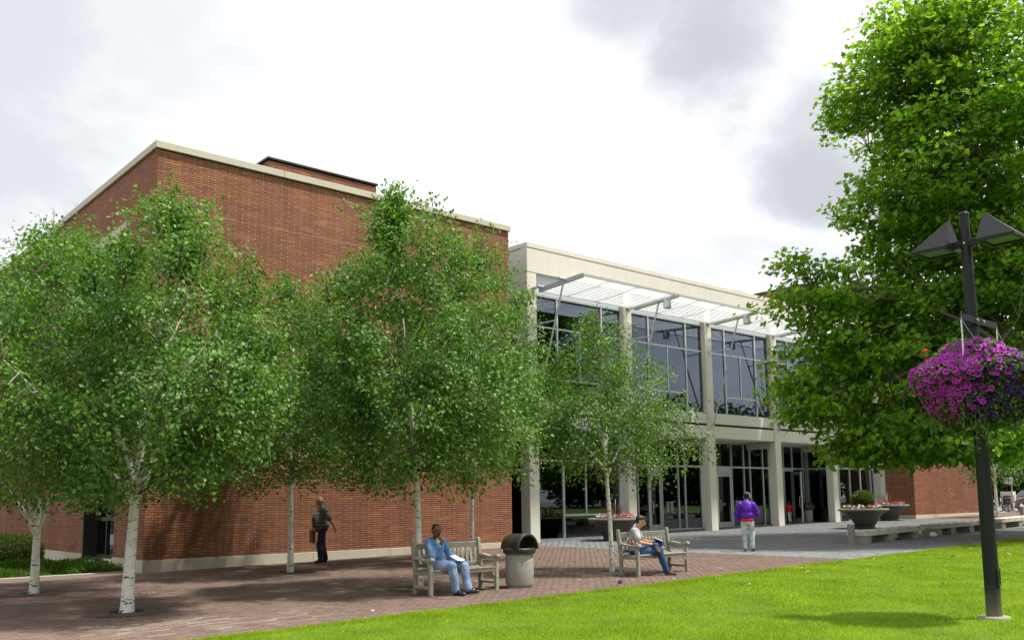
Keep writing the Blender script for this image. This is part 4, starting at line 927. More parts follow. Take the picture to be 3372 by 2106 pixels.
# ------------------------------------------------------------------ street lamp with hanging basket
LX, LY = 13.112, 5.29
lp = empty('street_lamp', (LX, LY, g(LX)), label='dark lamp post with two wedge shaped lamp heads, standing on the lawn', cat='street lamp')
autosmooth(MB().lathe([(.20, -.2), (.20, .008), (.19, .02), (.11, .024)], 28).build('footing', M['concrete2'], lp))
autosmooth(MB().tube([(0, 0, .02), (0, 0, 2.0), (0, 0, 4.0), (0, 0, 5.57)], [.099, .092, .078, .064], 24).build('pole', M['postpaint'], lp), 50)
autosmooth(MB().lathe([(.02, 5.555), (.072, 5.555), (.072, 5.585), (.06, 5.60), (.02, 5.602)], 20).build('pole_cap', M['pole'], lp))
part('arm', M['pole'], lp, (-.032, -.22, 5.10), (.032, .19, 5.20), .004, world=False)
for s in (-1, 1):
    hh = empty('lamp_head', (0, .06*0+s*.205-.03, 5.085), 0 if s > 0 else math.pi, parent=lp)
    a, b_, zt, e = .26, .50, .47, .035
    MB().add([(-a, 0, e), (a, 0, e), (a, b_, e), (-a, b_, e), (0, .03, zt), (-a, 0, 0), (a, 0, 0), (a, b_, 0), (-a, b_, 0), (-a+.05, .05, 0), (a-.05, .05, 0), (a-.05, b_-.05, 0), (-a+.05, b_-.05, 0), (-a+.05, .05, .03), (a-.05, .05, .03), (a-.05, b_-.05, .03), (-a+.05, b_-.05, .03)],
        [(0, 1, 4), (1, 2, 4), (2, 3, 4), (3, 0, 4), (5, 6, 1, 0), (6, 7, 2, 1), (7, 8, 3, 2), (8, 5, 0, 3), (5, 9, 10, 6), (6, 10, 11, 7), (7, 11, 12, 8), (8, 12, 9, 5), (9, 13, 14, 10), (10, 14, 15, 11), (11, 15, 16, 12), (12, 16, 13, 9)]).build('housing', M['pole'], hh)
    MB().b2((-a+.055, .055, .018), (a-.055, b_-.055, .026)).build('lens', M['lens'], hh)
MB().b2((-.05, -.101, .42), (.05, -.094, .66)).build('access_cover', M['pole'], lp, bevel=.002)
for zz_ in (.44, .64): MB().tube([(0, -.104, zz_), (0, -.098, zz_)], .008, 8).build('bolt', M['steel'], lp)
for zz_ in (5.12, 5.18): MB().tube([(-.04, -.05, zz_), (-.034, -.05, zz_)], .008, 6).build('bolt', M['steel'], lp)
MB().tube([(-.066, 0, 5.15), (-.073, 0, 5.15)], .012, 8).build('bolt', M['steel'], lp)
bk = MB().b2((-.60, -.135, 3.98), (.60, -.12, 4.07)).b2((-.60, .075, 3.98), (-.14, .09, 4.07)); bk = MB().b2((-.60, -.10, 3.98), (.60, -.084, 4.07))
bk.build('basket_bracket', M['pole'], lp); autosmooth(MB().lathe([(.078, 3.96), (.098, 3.96), (.098, 4.09), (.078, 4.09)], 20).build('clamp', M['pole'], lp))
for s in (-1, 1): MB().tube([(s*.1, -.11, 4.03), (s*.1, -.125, 4.03)], .02, 8).build('bolt', M['steel'], lp)
hb = empty('hanging_basket', (LX, LY, g(LX)+3.05), label='hanging basket of magenta and purple petunias round the lamp post', cat='hanging basket')
for s in (-1, 1): MB().tube([(s*.58, -.095, .96), (s*.58, -.10, .35)], .012, 6).build('hanger', M['steel'], hb)
for s in (-1, 1): MB().tube([(s*.58, -.095, .93), (s*.15, -.25, .40)], .004, 4).build('wire', M['steel'], hb); MB().tube([(s*.58, -.095, .93), (s*.85, -.2, .40)], .004, 4).build('wire', M['steel'], hb)
rb = np.random.default_rng(9)
def bsurf(n):
    v = rb.normal(0, 1, (n, 3)); v /= np.linalg.norm(v, axis=1, keepdims=True); lfm = 1+.10*np.sin(v[:, 0]*5+1)*np.sin(v[:, 1]*4)+.06*np.sin(v[:, 2]*7)
    rz_ = np.where(v[:, 2] > 0, .56, .70); w = np.where(v[:, 2] < 0, 1-.30*np.abs(v[:, 2])**1.5, 1); return v, np.stack([v[:, 0]*.78*lfm*w, v[:, 1]*.78*lfm*w, v[:, 2]*rz_*lfm+.13], 1)
MB().ball((0, 0, .15), (.62, .62, .36), 20, 12).build('dark_core', M['soil'], hb)  # soil-coloured core added to stop see-through and darken the basket inside
v, p = bsurf(9000); p *= (1-np.abs(rb.normal(0, .09, (9000, 1)))+.02)
keep = np.hypot(p[:, 0], p[:, 1]) > .11
link_mesh('foliage', leaf_mesh('foliage', p[keep], v[keep]*.8+rb.normal(0, .6, (keep.sum(), 3))+[0, 0, -.15], v[keep]+rb.normal(0, .5, (keep.sum(), 3)), .062*rb.uniform(.6, 1.2, keep.sum()), .62), M['basketleaf'], hb)
v2, p2 = bsurf(3200); q = []
strands = MB()
for i in range(40):
    a = rb.uniform(0, 6.28); r0 = rb.uniform(.3, .72); z0 = -.25-.25*rb.random(); l = rb.uniform(.15, .42); strands.tube([(math.cos(a)*r0, math.sin(a)*r0, z0+.1), (math.cos(a)*(r0+.03), math.sin(a)*(r0+.03), z0-l*.6), (math.cos(a)*(r0+.01), math.sin(a)*(r0+.01), z0-l)], .004, 3)
    for j in range(9): q.append((math.cos(a)*(r0+.02)+rb.normal(0, .02), math.sin(a)*(r0+.02)+rb.normal(0, .02), z0-l*j/9))
strands.build('stems', M['basketleaf'], hb, kind='stuff'); q = np.array(q)
link_mesh('foliage', leaf_mesh('foliage', q, rb.normal(0, .7, q.shape)+[0, 0, -.3], rb.normal(0, .6, q.shape)+[0, 0, .4], .06, .65), M['basketleaf'], hb)
def petunia(col, throat, name):
    m, t = new_mat(name); p_ = t.n('ShaderNodeTexCoord').outputs['Object']; l = t.n('ShaderNodeVectorMath', _operation='LENGTH', i0=p_).outputs['Value']
    c = t.mixc(t.n('ShaderNodeMapRange', Value=l, From__Min=.007, From__Max=.016).outputs[0], throat, t.n('ShaderNodeVectorMath', _operation='SCALE', i0=col, Scale=t.math('MULTIPLY_ADD', t.n('ShaderNodeObjectInfo').outputs['Random'], .5, .75)).outputs[0])
    s = t.n('ShaderNodeBsdfPrincipled', Base__Color=c, Roughness=.6); tr = t.n('ShaderNodeBsdfTranslucent', Color=c); finish(m, t, t.n('ShaderNodeMixShader', i0=.3, i1=s.outputs[0], i2=tr.outputs[0]).outputs[0])
    mb = MB(); V = []; K = 20
    for rr_, zz_ in ((.004, -.018), (.012, -.004), (.024, .004), (.034, .001)):
        for i in range(K): a = 2*math.pi*i/K; k = 1-.13*(.5-.5*math.cos(5*a))*(rr_/.034); V.append((rr_*k*math.cos(a), rr_*k*math.sin(a), zz_+.004*math.cos(5*a)*(rr_/.034)))
    F = [tuple(range(K))]+[(r*K+i, r*K+(i+1) % K, (r+1)*K+(i+1) % K, (r+1)*K+i) for r in range(3) for i in range(K)]
    me = mb.add(V, F).mesh('flower'); me.materials.append(m); me.shade_smooth(); return me
PA = petunia((.42, .028, .40), (.10, .0, .10), 'petunia_magenta'); PB = petunia((.050, .005, .125), (.02, .0, .05), 'petunia_purple')
toc = np.array([-LX, -LY, 1.78-3.2]); toc = toc/np.linalg.norm(toc)
cnt = 0
for vi, pi_ in zip(v2, p2):
    if cnt >= 300: break
    fc = vi@toc
    if fc < -.12 or math.hypot(pi_[0], pi_[1]) < .3: continue
    left = -(vi[0]*.376-vi[1]*.926)                       # the magenta plants grow on the near-left half
    mag = left+.55*vi[2]+rb.normal(0, .22) > -.18; 
    if rb.random() > (.98 if mag else .6): continue
    if vi[2] < -.55 and rb.random() < .75: continue
    n = Vector(vi)*.8+Vector(tuple(toc))*.35+Vector(rb.normal(0, .28, 3))+Vector((0, 0, .22)); o = link_mesh('flower', PA if mag else PB, None, hb, Vector(pi_)*1.03); o.rotation_euler = n.to_track_quat('Z', 'Y').to_euler(); o.scale = (rb.uniform(1.2, 1.6),)*3; cnt += 1
fm = MB(); fp = MB(); v3, p3 = bsurf(2100)
for vi, pi_ in zip(v3, p3):
    if vi[2] < -.8: continue
    mag = -(vi[0]*.376-vi[1]*.926)+.55*vi[2]+rb.normal(0, .3) > .05; blossom(fm if mag else fp, Vector(pi_)*1.0, Vector(vi)+Vector(rb.normal(0, .35, 3)), rb.uniform(.036, .048))
fm.build('blossoms', PA.materials[0], hb, kind='stuff'); fp.build('blossoms', PB.materials[0], hb, kind='stuff')
print('petunias', cnt)
M['geranium'] = petal_mat('geranium_petal', [(.75, .04, .015), (.70, .03, .05), (.72, .10, .12)]); M['pinkger'] = petal_mat('pink_geranium_petal', [(.72, .28, .22), (.70, .12, .18), (.75, .4, .33)])
def ger(p, m, r=.05):
    mb = MB()
    for i in range(26): u = Vector(rb.normal(0, 1, 3)).normalized(); u.z = abs(u.z); blossom(mb, u*r*.8, u, .016)
    mb.tube([(0, 0, -.16), (0, 0, 0)], .005, 5); mb.build('geranium_head', m, hb, loc=p)
rt_, ct_ = Vector((.926, .376*-1+.0, 0)), Vector((.376, .926, 0)); rt_ = Vector((math.cos(math.atan2(-LX, LY)), 0, 0)); rgt = Vector((LY, -LX, 0)).normalized(); fwd = Vector((LX, LY, 0)).normalized()
ger(-rgt*.62+fwd*-.05+Vector((0, 0, .60)), M['geranium'], .055)
for a_, z_, m_ in ( (.72, .55, 'pinkger'), (.80, .50, 'pinkger'), (.66, .47, 'pinkger'), (.78, .40, 'pinkger')): ger(rgt*a_-fwd*(.25 if z_ > .5 else .4)+Vector((0, 0, z_)), M[m_], .05)

# ------------------------------------------------------------------ tree grates
for x, y, lb in ((5.257, 15.74, 'round iron grate at the foot of the thick white birch'), (5.044, 20.62, 'round iron grate at the foot of the forked birch'), (10.846, 20.89, 'round iron grate at the foot of the slim birch near the wall'), (10.585, 15.03, 'round iron grate under the bench of the man in denim'), (15.483, 14.464, 'round iron grate at the foot of the small birch')):
    gr = empty('tree_grate', (x, y, g(x)), label=lb, cat='tree grate', group='tree grates'); gr.rotation_euler = (0, -math.atan(.0113), 0)
    MB().lathe([(.26, .001), (.26, .003), (.0, .003)], 24).build('opening', M['hole'], gr)
    rg = MB(); V = []; F = []; n = 40
    for i in range(n):
        a = 2*math.pi*i/n; c = Vector((math.cos(a), math.sin(a), 0)); s = Vector((-c.y, c.x, 0)); rg.box(c*.46+Vector((0, 0, .006)), (.36, .035, .010), rz=a)
    for rr_ in (.275, .64):
        V = [(q*math.cos(2*math.pi*i/32), q*math.sin(2*math.pi*i/32), .012) for q in (rr_, rr_+.035) for i in range(32)]; rg.add(V, [(i, (i+1) % 32, 32+(i+1) % 32, 32+i) for i in range(32)])
    rg.build('ribs', M['iron'], gr)

# ------------------------------------------------------------------ litter and fallen leaves
M['dry'] = pmat('dry_leaf', (.40, .33, .20), .8, .3, 20)
dl = MB().add([(-.05, -.02, .01), (.0, -.035, .035), (.06, 0, .015), (.01, .035, .03)], [(0, 1, 2), (0, 2, 3)]).mesh('fallen_leaf'); dl.materials.append(M['dry'])
rl = np.random.default_rng(4)
for x, y in [(14.6, 10.2), (15.9, 9.0), (17.4, 10.7), (16.7, 7.6), (19.3, 9.6), (20.6, 8.2), (21.2, 11.2), (13.2, 8.4), (22.9, 10.1), (18.2, 11.3), (12.0, 9.6), (24.4, 9.4), (15.2, 11.4), (26.0, 11.0), (13.0, 11.3), (19.5, 7.4)]:
    o = link_mesh('fallen_leaf', dl, None, None, (x, y, g(x)+.03)); o.rotation_euler = (rl.uniform(-.4, .4), rl.uniform(-.4, .4), rl.uniform(0, 6)); o.scale = (rl.uniform(.7, 1.3),)*3; tag(o, 'small dry leaf lying on the bright lawn', 'leaf', 'dry leaves on the lawn')
def crumple(name, loc, r, m, label, cat):
    mb = MB().ball((0, 0, r[2]), r, 14, 9); rr_ = np.random.default_rng(3); mb.v = [tuple(np.array(p)*(1+rr_.normal(0, .13, 3))+rr_.normal(0, .004, 3)) for p in mb.v]; mb.v = [(p[0], p[1], max(.002, p[2])) for p in mb.v]
    tag(mb.build(name, m, None, loc=loc), label, cat)
crumple('plastic_bag', (32.0, 14.75, g(32)), (.22, .1, .07), M['white'], 'crumpled white litter lying under the stone benches', 'litter')
crumple('fir_cone', (13.55, 12.45, g(13.5)), (.05, .04, .03), M['lid'], 'small brown clump lying on the brick paving by the small birch', 'cone')
wp = MB().add([(-.04, -.03, .004), (.04, -.02, .02), (.03, .03, .004), (-.03, .035, .025)], [(0, 1, 2), (0, 2, 3)]).mesh('paper_scrap'); wp.materials.append(M['white'])
for x, y, lb_ in ((13.6, 13.6, 'white paper scrap on the paving between the litter bin and the small birch'), (14.9, 13.7, 'white paper scrap just in front of the grate of the small birch'), (8.0, 12.6, 'white paper scrap on open paving left of the bench with the man in denim'), (14.9, 12.2, 'white paper scrap close to the grass edge below the right bench')): tag(link_mesh('paper_scrap', wp, None, None, (x, y, g(x)+.002)), lb_, 'litter', 'paper scraps on the paving')

# ------------------------------------------------------------------ far right: bicycles, car, signs, pedestal
def bicycle(x, y, rz, col, label):
    b = empty('bicycle', (x, y, g(x)), rz, label=label, cat='bicycle', group='bicycles parked by the street'); mt_ = pmat('bike_paint', col, .35, .05, 3)
    for s in (-.52, .52):
        w = empty('wheel', (s, 0, .34), parent=b); pts = [(.32*math.cos(a), 0, .32*math.sin(a)) for a in np.linspace(0, 2*math.pi, 25)]
        MB().tube(pts, .022, 6).build('tyre', M['black'], w); sp = MB()
        for k in range(6): a = math.pi*k/6; sp.bar((-.3*math.cos(a), 0, -.3*math.sin(a)), (.3*math.cos(a), 0, .3*math.sin(a)), .006)
        sp.build('spokes', M['steel'], w)
    f = MB(); A, B, C_, D_ = (-.52, 0, .34), (-.08, 0, .30), (-.22, 0, .86), (.36, 0, .88)
    for p, q in ((A, B), (A, C_), (B, C_), (C_, D_), (B, D_), (D_, (.52, 0, .34))): f.tube([p, q], .018, 6)
    f.build('frame', mt_, b); MB().ball((-.24, 0, .95), (.13, .06, .035), 10, 6).build('saddle', M['black'], b); MB().tube([(.36, -.26, 1.02), (.33, -.1, 1.02), (.36, 0, .98), (.33, .1, 1.02), (.36, .26, 1.02)], .014, 6).build('handlebar', M['black'], b)
cols = [(.03, .05, .16), (.02, .02, .02), (.30, .30, .05), (.05, .06, .07), (.20, .03, .03)]
nm = ['blue bicycle at the near end of the rack, behind the lamp post', 'black bicycle second in the rack by the street', 'yellow bicycle in the middle of the rack by the street', 'grey bicycle in the rack next to the trailer', 'dark red bicycle in the rack beyond the square post']
for i in range(5): bicycle(61.5+.35*i, 24.05-.42*i, R(-62+8*(i % 2)), cols[i], nm[i])
tl = empty('bike_trailer', (60.6, 22.25, g(60.6)), R(-65), label='grey fabric bicycle trailer at the edge of the bicycle rack', cat='bike trailer')
MB().prism([(-.5, .25), (.5, .25), (.45, .75), (.1, .95), (-.35, .8)], 1, -.33, .33).build('cabin', pmat('grey_fabric', (.16, .17, .17), .8), tl, bevel=.02)
for s in (-.38, .38): MB().tube([(.3*math.cos(a), s, .3+.3*math.sin(a)) for a in np.linspace(0, 2*math.pi, 21)], .025, 6).build('wheel', M['black'], tl)
pd = empty('sign_pedestal', (66.3, 25.3, g(66)), label='pale concrete pedestal with a dark panel behind the bicycles', cat='pedestal')
MB().b2((-.3, -.42, -.2), (.3, .34, 1.23)).build('block', M['concrete'], pd, bevel=.01); MB().b2((-.31, -.28, .35), (-.295, .18, .95)).build('dark_panel', M['darkmetal'], pd)
def signpost(x, y, zs, label, ring, col):
    s = empty('street_sign', (x, y, g(x)), R(8), label=label, cat='street sign', group=None); MB().tube([(0, 0, -.2), (0, 0, zs+.25)], .03, 8).build('pole', col, s)
    MB().b2((-.045, -.115, zs-.19), (-.035, .115, zs+.19)).build('plate', M['white'], s, bevel=.003)
    if ring:
        MB().tube([(-.05, .085*math.cos(a), zs+.06+.085*math.sin(a)) for a in np.linspace(0, 2*math.pi, 19)], .012, 5).build('ring', M['red'], s); MB().bar((-.05, -.06, zs+.12), (-.05, .06, zs), .02).build('slash', M['red'], s)
        fo = text('letter', 'P', .14, M['black'], s); fo.location = (-.047, .04, zs+.015); fo.rotation_euler = (R(90), 0, R(-90))
        MB().b2((-.04, -.1, zs-.95), (-.03, .1, zs-.73)).build('plate', M['white'], s)
signpost(64, 24.44, 1.97, 'white no parking sign with a ring symbol beyond the bicycles', True, M['black'])
signpost(60, 22.62, 1.96, 'plain white street sign seen from behind on a grey pole', False, M['galv'])
car = empty('parked_car', (74, 26.0, g(74)-.25), R(82), label='red car with a roof rack parked beyond the bicycles', cat='car')
body = [(-2.0, .35), (-2.05, .75), (-1.9, .95), (-1.0, 1.0), (1.6, 1.0), (2.0, .85), (2.05, .4)]
MB().prism(body, 1, -.85, .85).build('body', M['red'], car, bevel=.05); cabin = [(-1.55, 1.0), (-1.05, 1.48), (.9, 1.5), (1.55, 1.0)]
MB().prism(cabin, 1, -.74, .74).build('cabin', M['carglass'], car, bevel=.03); MB().prism([(-1.1, 1.47), (.95, 1.49), (.85, 1.55), (-1.0, 1.53)], 1, -.75, .75).build('roof', M['red'], car)
for s in (-1, 1):
    for xx in (-.55, .35): MB().bar((xx-.08, s*.79, 1.0), (xx, s*.745, 1.5), .06, .05).build('pillar', M['red'], car)
    for xx in (-1.3, 1.3): MB().tube([(xx, s*.7, .32), (xx, s*.87, .32)], .32, 18).build('wheel', M['black'], car)
for xx in (-.5, .4): MB().b2((xx-.03, -.7, 1.58), (xx+.03, .7, 1.62)).build('roof_rack', M['darkmetal'], car)

# specks of bark, seed and leaf on the paving
n = 900; x = rl.uniform(3, 34, n); y = rl.uniform(11.95, 23.5, n); k = inview(x, y) & (rl.random(n) < np.where(x < 21, .9, .35)); x, y = x[k], y[k]; n = len(x); P = np.stack([x, y, g(x)+.004], 1)
me = leaf_mesh('leaf_litter', P, np.stack([np.cos(x*99), np.sin(x*99), 0*x], 1), np.tile([0., 0, 1], (n, 1))+rl.normal(0, .2, (n, 3)), rl.uniform(.02, .055, n), .7)
tag(link_mesh('leaf_litter', me, M['dry'], kind='stuff'), 'specks of leaf and seed scattered over the paving', 'litter')
# ------------------------------------------------------------------ people
def capsule(mb, p0, p1, r0, r1, n=14):
    p0, p1 = Vector(p0), Vector(p1); d = (p1-p0); L = d.length
    if L < 1e-4: return mb.ball(p0, r0)
    d /= L; x = d.orthogonal().normalized(); y = d.cross(x); V = []; F = []; rings = []
    for k in range(1, 5): a = -math.pi/2+k*math.pi/8; rings.append((p0+d*r0*math.sin(a), r0*math.cos(a)))
    for k in range(0, 4): a = k*math.pi/8; rings.append((p1+d*r1*math.sin(a), r1*math.cos(a)))
    for c, r in rings:
        for j in range(n): a = 2*math.pi*j/n; V.append(c+(x*math.cos(a)+y*math.sin(a))*r)
    m = len(rings)
    for i in range(m-1):
        for j in range(n): F.append((i*n+j, i*n+(j+1) % n, (i+1)*n+(j+1) % n, (i+1)*n+j))
    V += [p0-d*r0, p1+d*r1]; T = len(V)
    for j in range(n): F.append((T-2, (j+1) % n, j)); F.append((T-1, (m-1)*n+j, (m-1)*n+(j+1) % n))
    return mb.add(V, F)
def fuse(mb, voxel, name, mat, parent, folds=0, fscale=14, smooth=3, cut=None):
    """one continuous skin over the shapes in mb"""
    me = mb.mesh('tmp'); o = bpy.data.objects.new('tmp', me); COL.objects.link(o)
    md = o.modifiers.new('r', 'REMESH'); md.mode = 'VOXEL'; md.voxel_size = voxel
    if smooth: s = o.modifiers.new('s', 'SMOOTH'); s.iterations = smooth; s.factor = .5
    dg = bpy.context.evaluated_depsgraph_get(); dg.update(); out = bpy.data.meshes.new_from_object(o.evaluated_get(dg)); bpy.data.objects.remove(o)
    n = len(out.vertices); co = np.empty(n*3, np.float32); out.vertices.foreach_get('co', co); co = co.reshape(-1, 3)
    if folds:
        nr = np.empty(n*3, np.float32); out.vertices.foreach_get('normal', nr); nr = nr.reshape(-1, 3); q = co*fscale
        w = np.sin(q[:, 2]*1.7+1.6*np.sin(q[:, 0]*1.1+q[:, 1]*.7)+2*np.sin(q[:, 1]*.6))*.6+np.sin(q[:, 2]*.8+q[:, 0]*1.9-q[:, 1]*1.3+1.3*np.sin(q[:, 2]*.5))*.5
        co = co+nr*(w*folds)[:, None]; out.vertices.foreach_set('co', co.ravel().astype(np.float32))
    if cut:
        bm = bmesh.new(); bm.from_mesh(out); bmesh.ops.delete(bm, geom=[v for v in bm.verts if cut(v.co)], context='VERTS'); bm.to_mesh(out); bm.free()
    out.materials.clear(); return link_mesh(name, out, mat, parent, smooth=True)
def hand(mb, w, d, nrm, s=1.0, curl=.5, side=1):
    """palm with four unequal bent fingers and a thumb; d along the hand, nrm out of the palm, side = which edge the thumb leaves"""
    w, d = Vector(w), Vector(d).normalized(); nrm = Vector(nrm); nrm = (nrm-d*nrm.dot(d)).normalized(); x = d.cross(nrm)*side
    Q = Matrix((x, d, nrm)).transposed(); mb.ball(w+d*.048*s, (.040*s, .052*s, .017*s), 14, 10, rot=Q); capsule(mb, w-d*.02*s, w+d*.03*s, .026*s, .026*s)
    for i, (off, L) in enumerate(((-.030, .066), (-.010, .078), (.011, .072), (.030, .056))):
        p = w+d*.088*s+x*off*s; a = curl; d1 = (d*math.cos(a)+nrm*math.sin(a)+x*off*1.2).normalized(); d2 = (d*math.cos(a*2.1)+nrm*math.sin(a*2.1)).normalized()
        q = p+d1*L*.55*s; capsule(mb, p-d*.02*s, q, .0092*s, .0085*s, 8); capsule(mb, q, q+d2*L*.5*s, .0085*s, .007*s, 8)
    p = w+d*.025*s-x*.032*s; q = p+(d*.6-x*.7+nrm*.35).normalized()*.042*s; capsule(mb, p+x*.012*s, q, .0125*s, .010*s, 8); capsule(mb, q, q+(d*.9-x*.1+nrm*.4).normalized()*.032*s, .010*s, .008*s, 8)
def limb2(mb, a, b, c, r): capsule(mb, a, b, r[0], r[1]); capsule(mb, b, c, r[2], r[3])
def person(loc, rz, J, st, label):
    p = empty('person', loc, rz, label=label, cat='person'); s = st.get('s', 1.0); p.scale = (s,)*3; V3 = Vector; vx = st.get('vox', .008)
    P, A, C, Nk, Hd = [V3(J[k]) for k in ('pel', 'abd', 'chest', 'neck', 'head')]; hf = V3(st.get('look', (0, -1, 0))).normalized(); hx = hf.cross(V3((0, 0, 1))).normalized()*-1; hz = hx.cross(hf)*-1
    if hz.z < 0: hz = -hz
    HQ = Matrix((hx, -hf, hz)).transposed()*st.get('hs', 1.07)           # local head axes: x across, y back, z up
    hp = lambda x, y, z: Hd+HQ @ V3((x, y, z))
    fat = st.get('belly', 0); sp = (C-A).normalized(); TQ = V3((0, 0, 1)).rotation_difference(sp).to_matrix()
    def torso(mb, e):
        mb.ball(P, (.165+e+fat*.2, .12+e+fat*.25, .13+e), rot=None); mb.ball(A, (.15+e+fat*.4, .115+e+fat*.5, .17+e), rot=TQ); mb.ball(C, (.168+e+fat*.15, .115+e+fat*.2, .19+e), rot=TQ)
        capsule(mb, V3(J['shR']).lerp(C, .12), V3(J['shL']).lerp(C, .12), .062+e, .062+e)
        if st.get('boxy') and e: mb.ball(C-V3((0, 0, .05)), (.215, .165, .27), 20, 14, rot=TQ); mb.ball(P+V3((0, 0, .14)), (.22, .17, .16), 20, 12); capsule(mb, V3(J['shR'])-V3((0, 0, .04)), V3(J['shL'])-V3((0, 0, .04)), .10, .10)
        if fat: mb.ball(V3(J['belly']), (.18+e, .17+e, .25+e), 20, 14)
    b = MB(); torso(b, 0); capsule(b, Nk-V3((0, 0, .06)), Hd+HQ @ V3((0, .015, -.05)), .058, .054)
    b.ball(hp(0, .012, .03), (.074, .092, .088), 20, 14, rot=HQ); b.ball(hp(0, -.018, -.03), (.060, .068, .080), 18, 12, rot=HQ); b.ball(hp(0, -.045, -.085), (.035, .032, .028), rot=HQ)
    capsule(b, hp(0, -.086, .018), hp(0, -.104, -.018), .009, .014, 8)
    for q in (-1, 1): b.ball(hp(q*.074, .01, -.005), (.010, .018, .030), 10, 8, rot=HQ); b.ball(hp(q*.030, -.078, .026), (.022, .016, .010), 10, 6, rot=HQ); b.ball(hp(q*.012, -.096, -.02), (.010, .01, .008), 8, 6)
    b.ball(hp(0, -.082, -.048), (.024, .014, .011), 10, 6, rot=HQ)
    for q, k in ((1, 'R'), (-1, 'L')):
        limb2(b, J['sh'+k], J['el'+k], J['wr'+k], (.052, .042, .043, .029)); hd_ = J.get('hand'+k)
        hand(b, J['wr'+k], hd_[0], hd_[1], 1.0, hd_[2], q*hd_[3] if len(hd_) > 3 else q)
        limb2(b, J['hip'+k], J['kn'+k], J['an'+k], (.082, .06, .058, .038)); capsule(b, J['an'+k], V3(J['an'+k])+V3(J['toe'+k])*.10-V3(J.get('sole'+k, (0, 0, 1))).normalized()*.05, .034, .022)
    fuse(b, vx, 'body', st['skin'], p, smooth=2)
    # shirt or jacket
    e = st.get('loose', .016); m = MB(); torso(m, e); cf = st.get('sleeve', .62); 
    if st.get('hem'): m.ball(P+V3((0, 0, st['hem'])), (.185+e+fat*.3, .14+e+fat*.4, .12), 18, 12)
    for k in 'RL':
        a_, b_, c_ = V3(J['sh'+k]), V3(J['el'+k]), V3(J['wr'+k]); w = st.get('sw', 0)
        if cf < .5: capsule(m, a_, a_.lerp(b_, cf*2), .058+e+w, .055+e+w)
        else: capsule(m, a_, b_, .056+e+w, .048+e+w); capsule(m, b_, b_.lerp(c_, (cf-.5)*2), .047+e+w, .038+e+w*.6)
        if st.get('cuff'): q = b_.lerp(c_, (cf-.5)*2); capsule(m, q, q.lerp(c_, -.2), .046+e, .048+e)
    zc = st.get('zcut', P.z-.06); nk = V3(J['neck'])
    fuse(m, vx, 'shirt', st['shirt'], p, folds=st.get('folds', .004), smooth=st.get('smooth', 5), cut=lambda v: v.z < zc and (v-V3(J['elR'])).length > .34 and (v-V3(J['elL'])).length > .34 if J.get('stand') else False)
    col = st.get('collar')
    if col:
        cm = MB(); n = 14; pts = [nk+V3((.078*math.cos(a), .070*math.sin(a)+.01, -.055+.015*math.sin(a))) for a in np.linspace(-1.1, math.pi+1.1, n)]; cm.tube(pts, .017, 8); cm.build('collar', st['collar'], p, smooth=True)
    if st.get('under'): um = MB(); um.ball(C+hf*.10+V3((.01, -.02, .10)), (.045, .03, .10), 12, 10, rot=TQ); um.build('undershirt', st['under'], p, smooth=True)
    # trousers and shoes
    t_ = MB(); tf = st.get('tf', .016); t_.ball(P+V3((0, 0, -.03)), (.168+tf+fat*.15, .125+tf+fat*.1, .11)); 
    for k in 'RL':
        h_, kn, an = V3(J['hip'+k]), V3(J['kn'+k]), V3(J['an'+k]); capsule(t_, h_, kn, .086+tf*.8, .064+tf); capsule(t_, kn, an.lerp(kn, .06), .062+tf, .046+tf*1.3)
    fuse(t_, vx, 'trousers', st['trousers'], p, folds=st.get('tfolds', .004), fscale=11, smooth=3)
    for k in 'RL':
        an, to = V3(J['an'+k]), V3(J['toe'+k]).normalized(); up = V3(J.get('sole'+k, (0, 0, 1))).normalized(); sm = MB(); x = to.cross(up).normalized(); Q = Matrix((x, to, up)).transposed()
        sm.ball(an-up*.042+to*.10, (.046, .115, .036), 16, 10, rot=Q); sm.ball(an-up*.030+to*.005, (.040, .062, .052), 16, 10, rot=Q); sm.ball(an-up*.012+to*.06, (.038, .07, .034), 14, 8, rot=Q)
        sh = fuse(sm, .008, 'shoe', st['shoes'], p, smooth=2)
        so_ = MB(); so_.box(an-up*.071+to*.075, (.066, .235, .014), rot=Q); so_.build('sole', st.get('sole', M['black']), sh, bevel=.005)
    # hair, face
    hm = MB(); hs = st.get('hair', 'short')
    if hs == 'cap':
        hm.ball(hp(0, .015, .045), (.088, .104, .088), 20, 14, rot=HQ); hm.ball(hp(0, .02, .0), (.084, .098, .05), 18, 10, rot=HQ); o = fuse(hm, .009, 'beanie', st['hairmat'], p, smooth=2)
        ph_ = MB(); ph_.tube([hp(.092*math.cos(a), .0, .03+.112*math.sin(a)) for a in np.linspace(-.1, math.pi+.1, 16)], .006, 6); ph_.ball(hp(.092, .0, .0), (.012, .02, .022), rot=HQ); ph_.ball(hp(-.092, .0, .0), (.012, .02, .022), rot=HQ); ph_.build('headphones', M['white'], p, smooth=True)
    else:
        hm.ball(hp(0, .026, .046 if hs != 'bald' else .018), (.080, .090, .080 if hs != 'bald' else .070), 20, 14, rot=HQ)
        if hs == 'full': hm.ball(hp(.0, -.02, .092), (.066, .066, .034), 16, 10, rot=HQ); hm.ball(hp(0, .045, .0), (.070, .058, .07), 16, 10, rot=HQ)
        else: hm.ball(hp(0, .045, .0), (.074, .054, .065), 16, 10, rot=HQ)
        fuse(hm, .008, 'hair', st['hairmat'], p, folds=.0015, fscale=90, smooth=1)
    if st.get('beard'): bm_ = MB(); bm_.ball(hp(0, -.058, -.082), (.050, .046, .045), rot=HQ); bm_.ball(hp(0, -.092, -.040), (.030, .014, .009), rot=HQ); fuse(bm_, .007, 'beard', st['beard'], p, folds=.002, fscale=80, smooth=1)
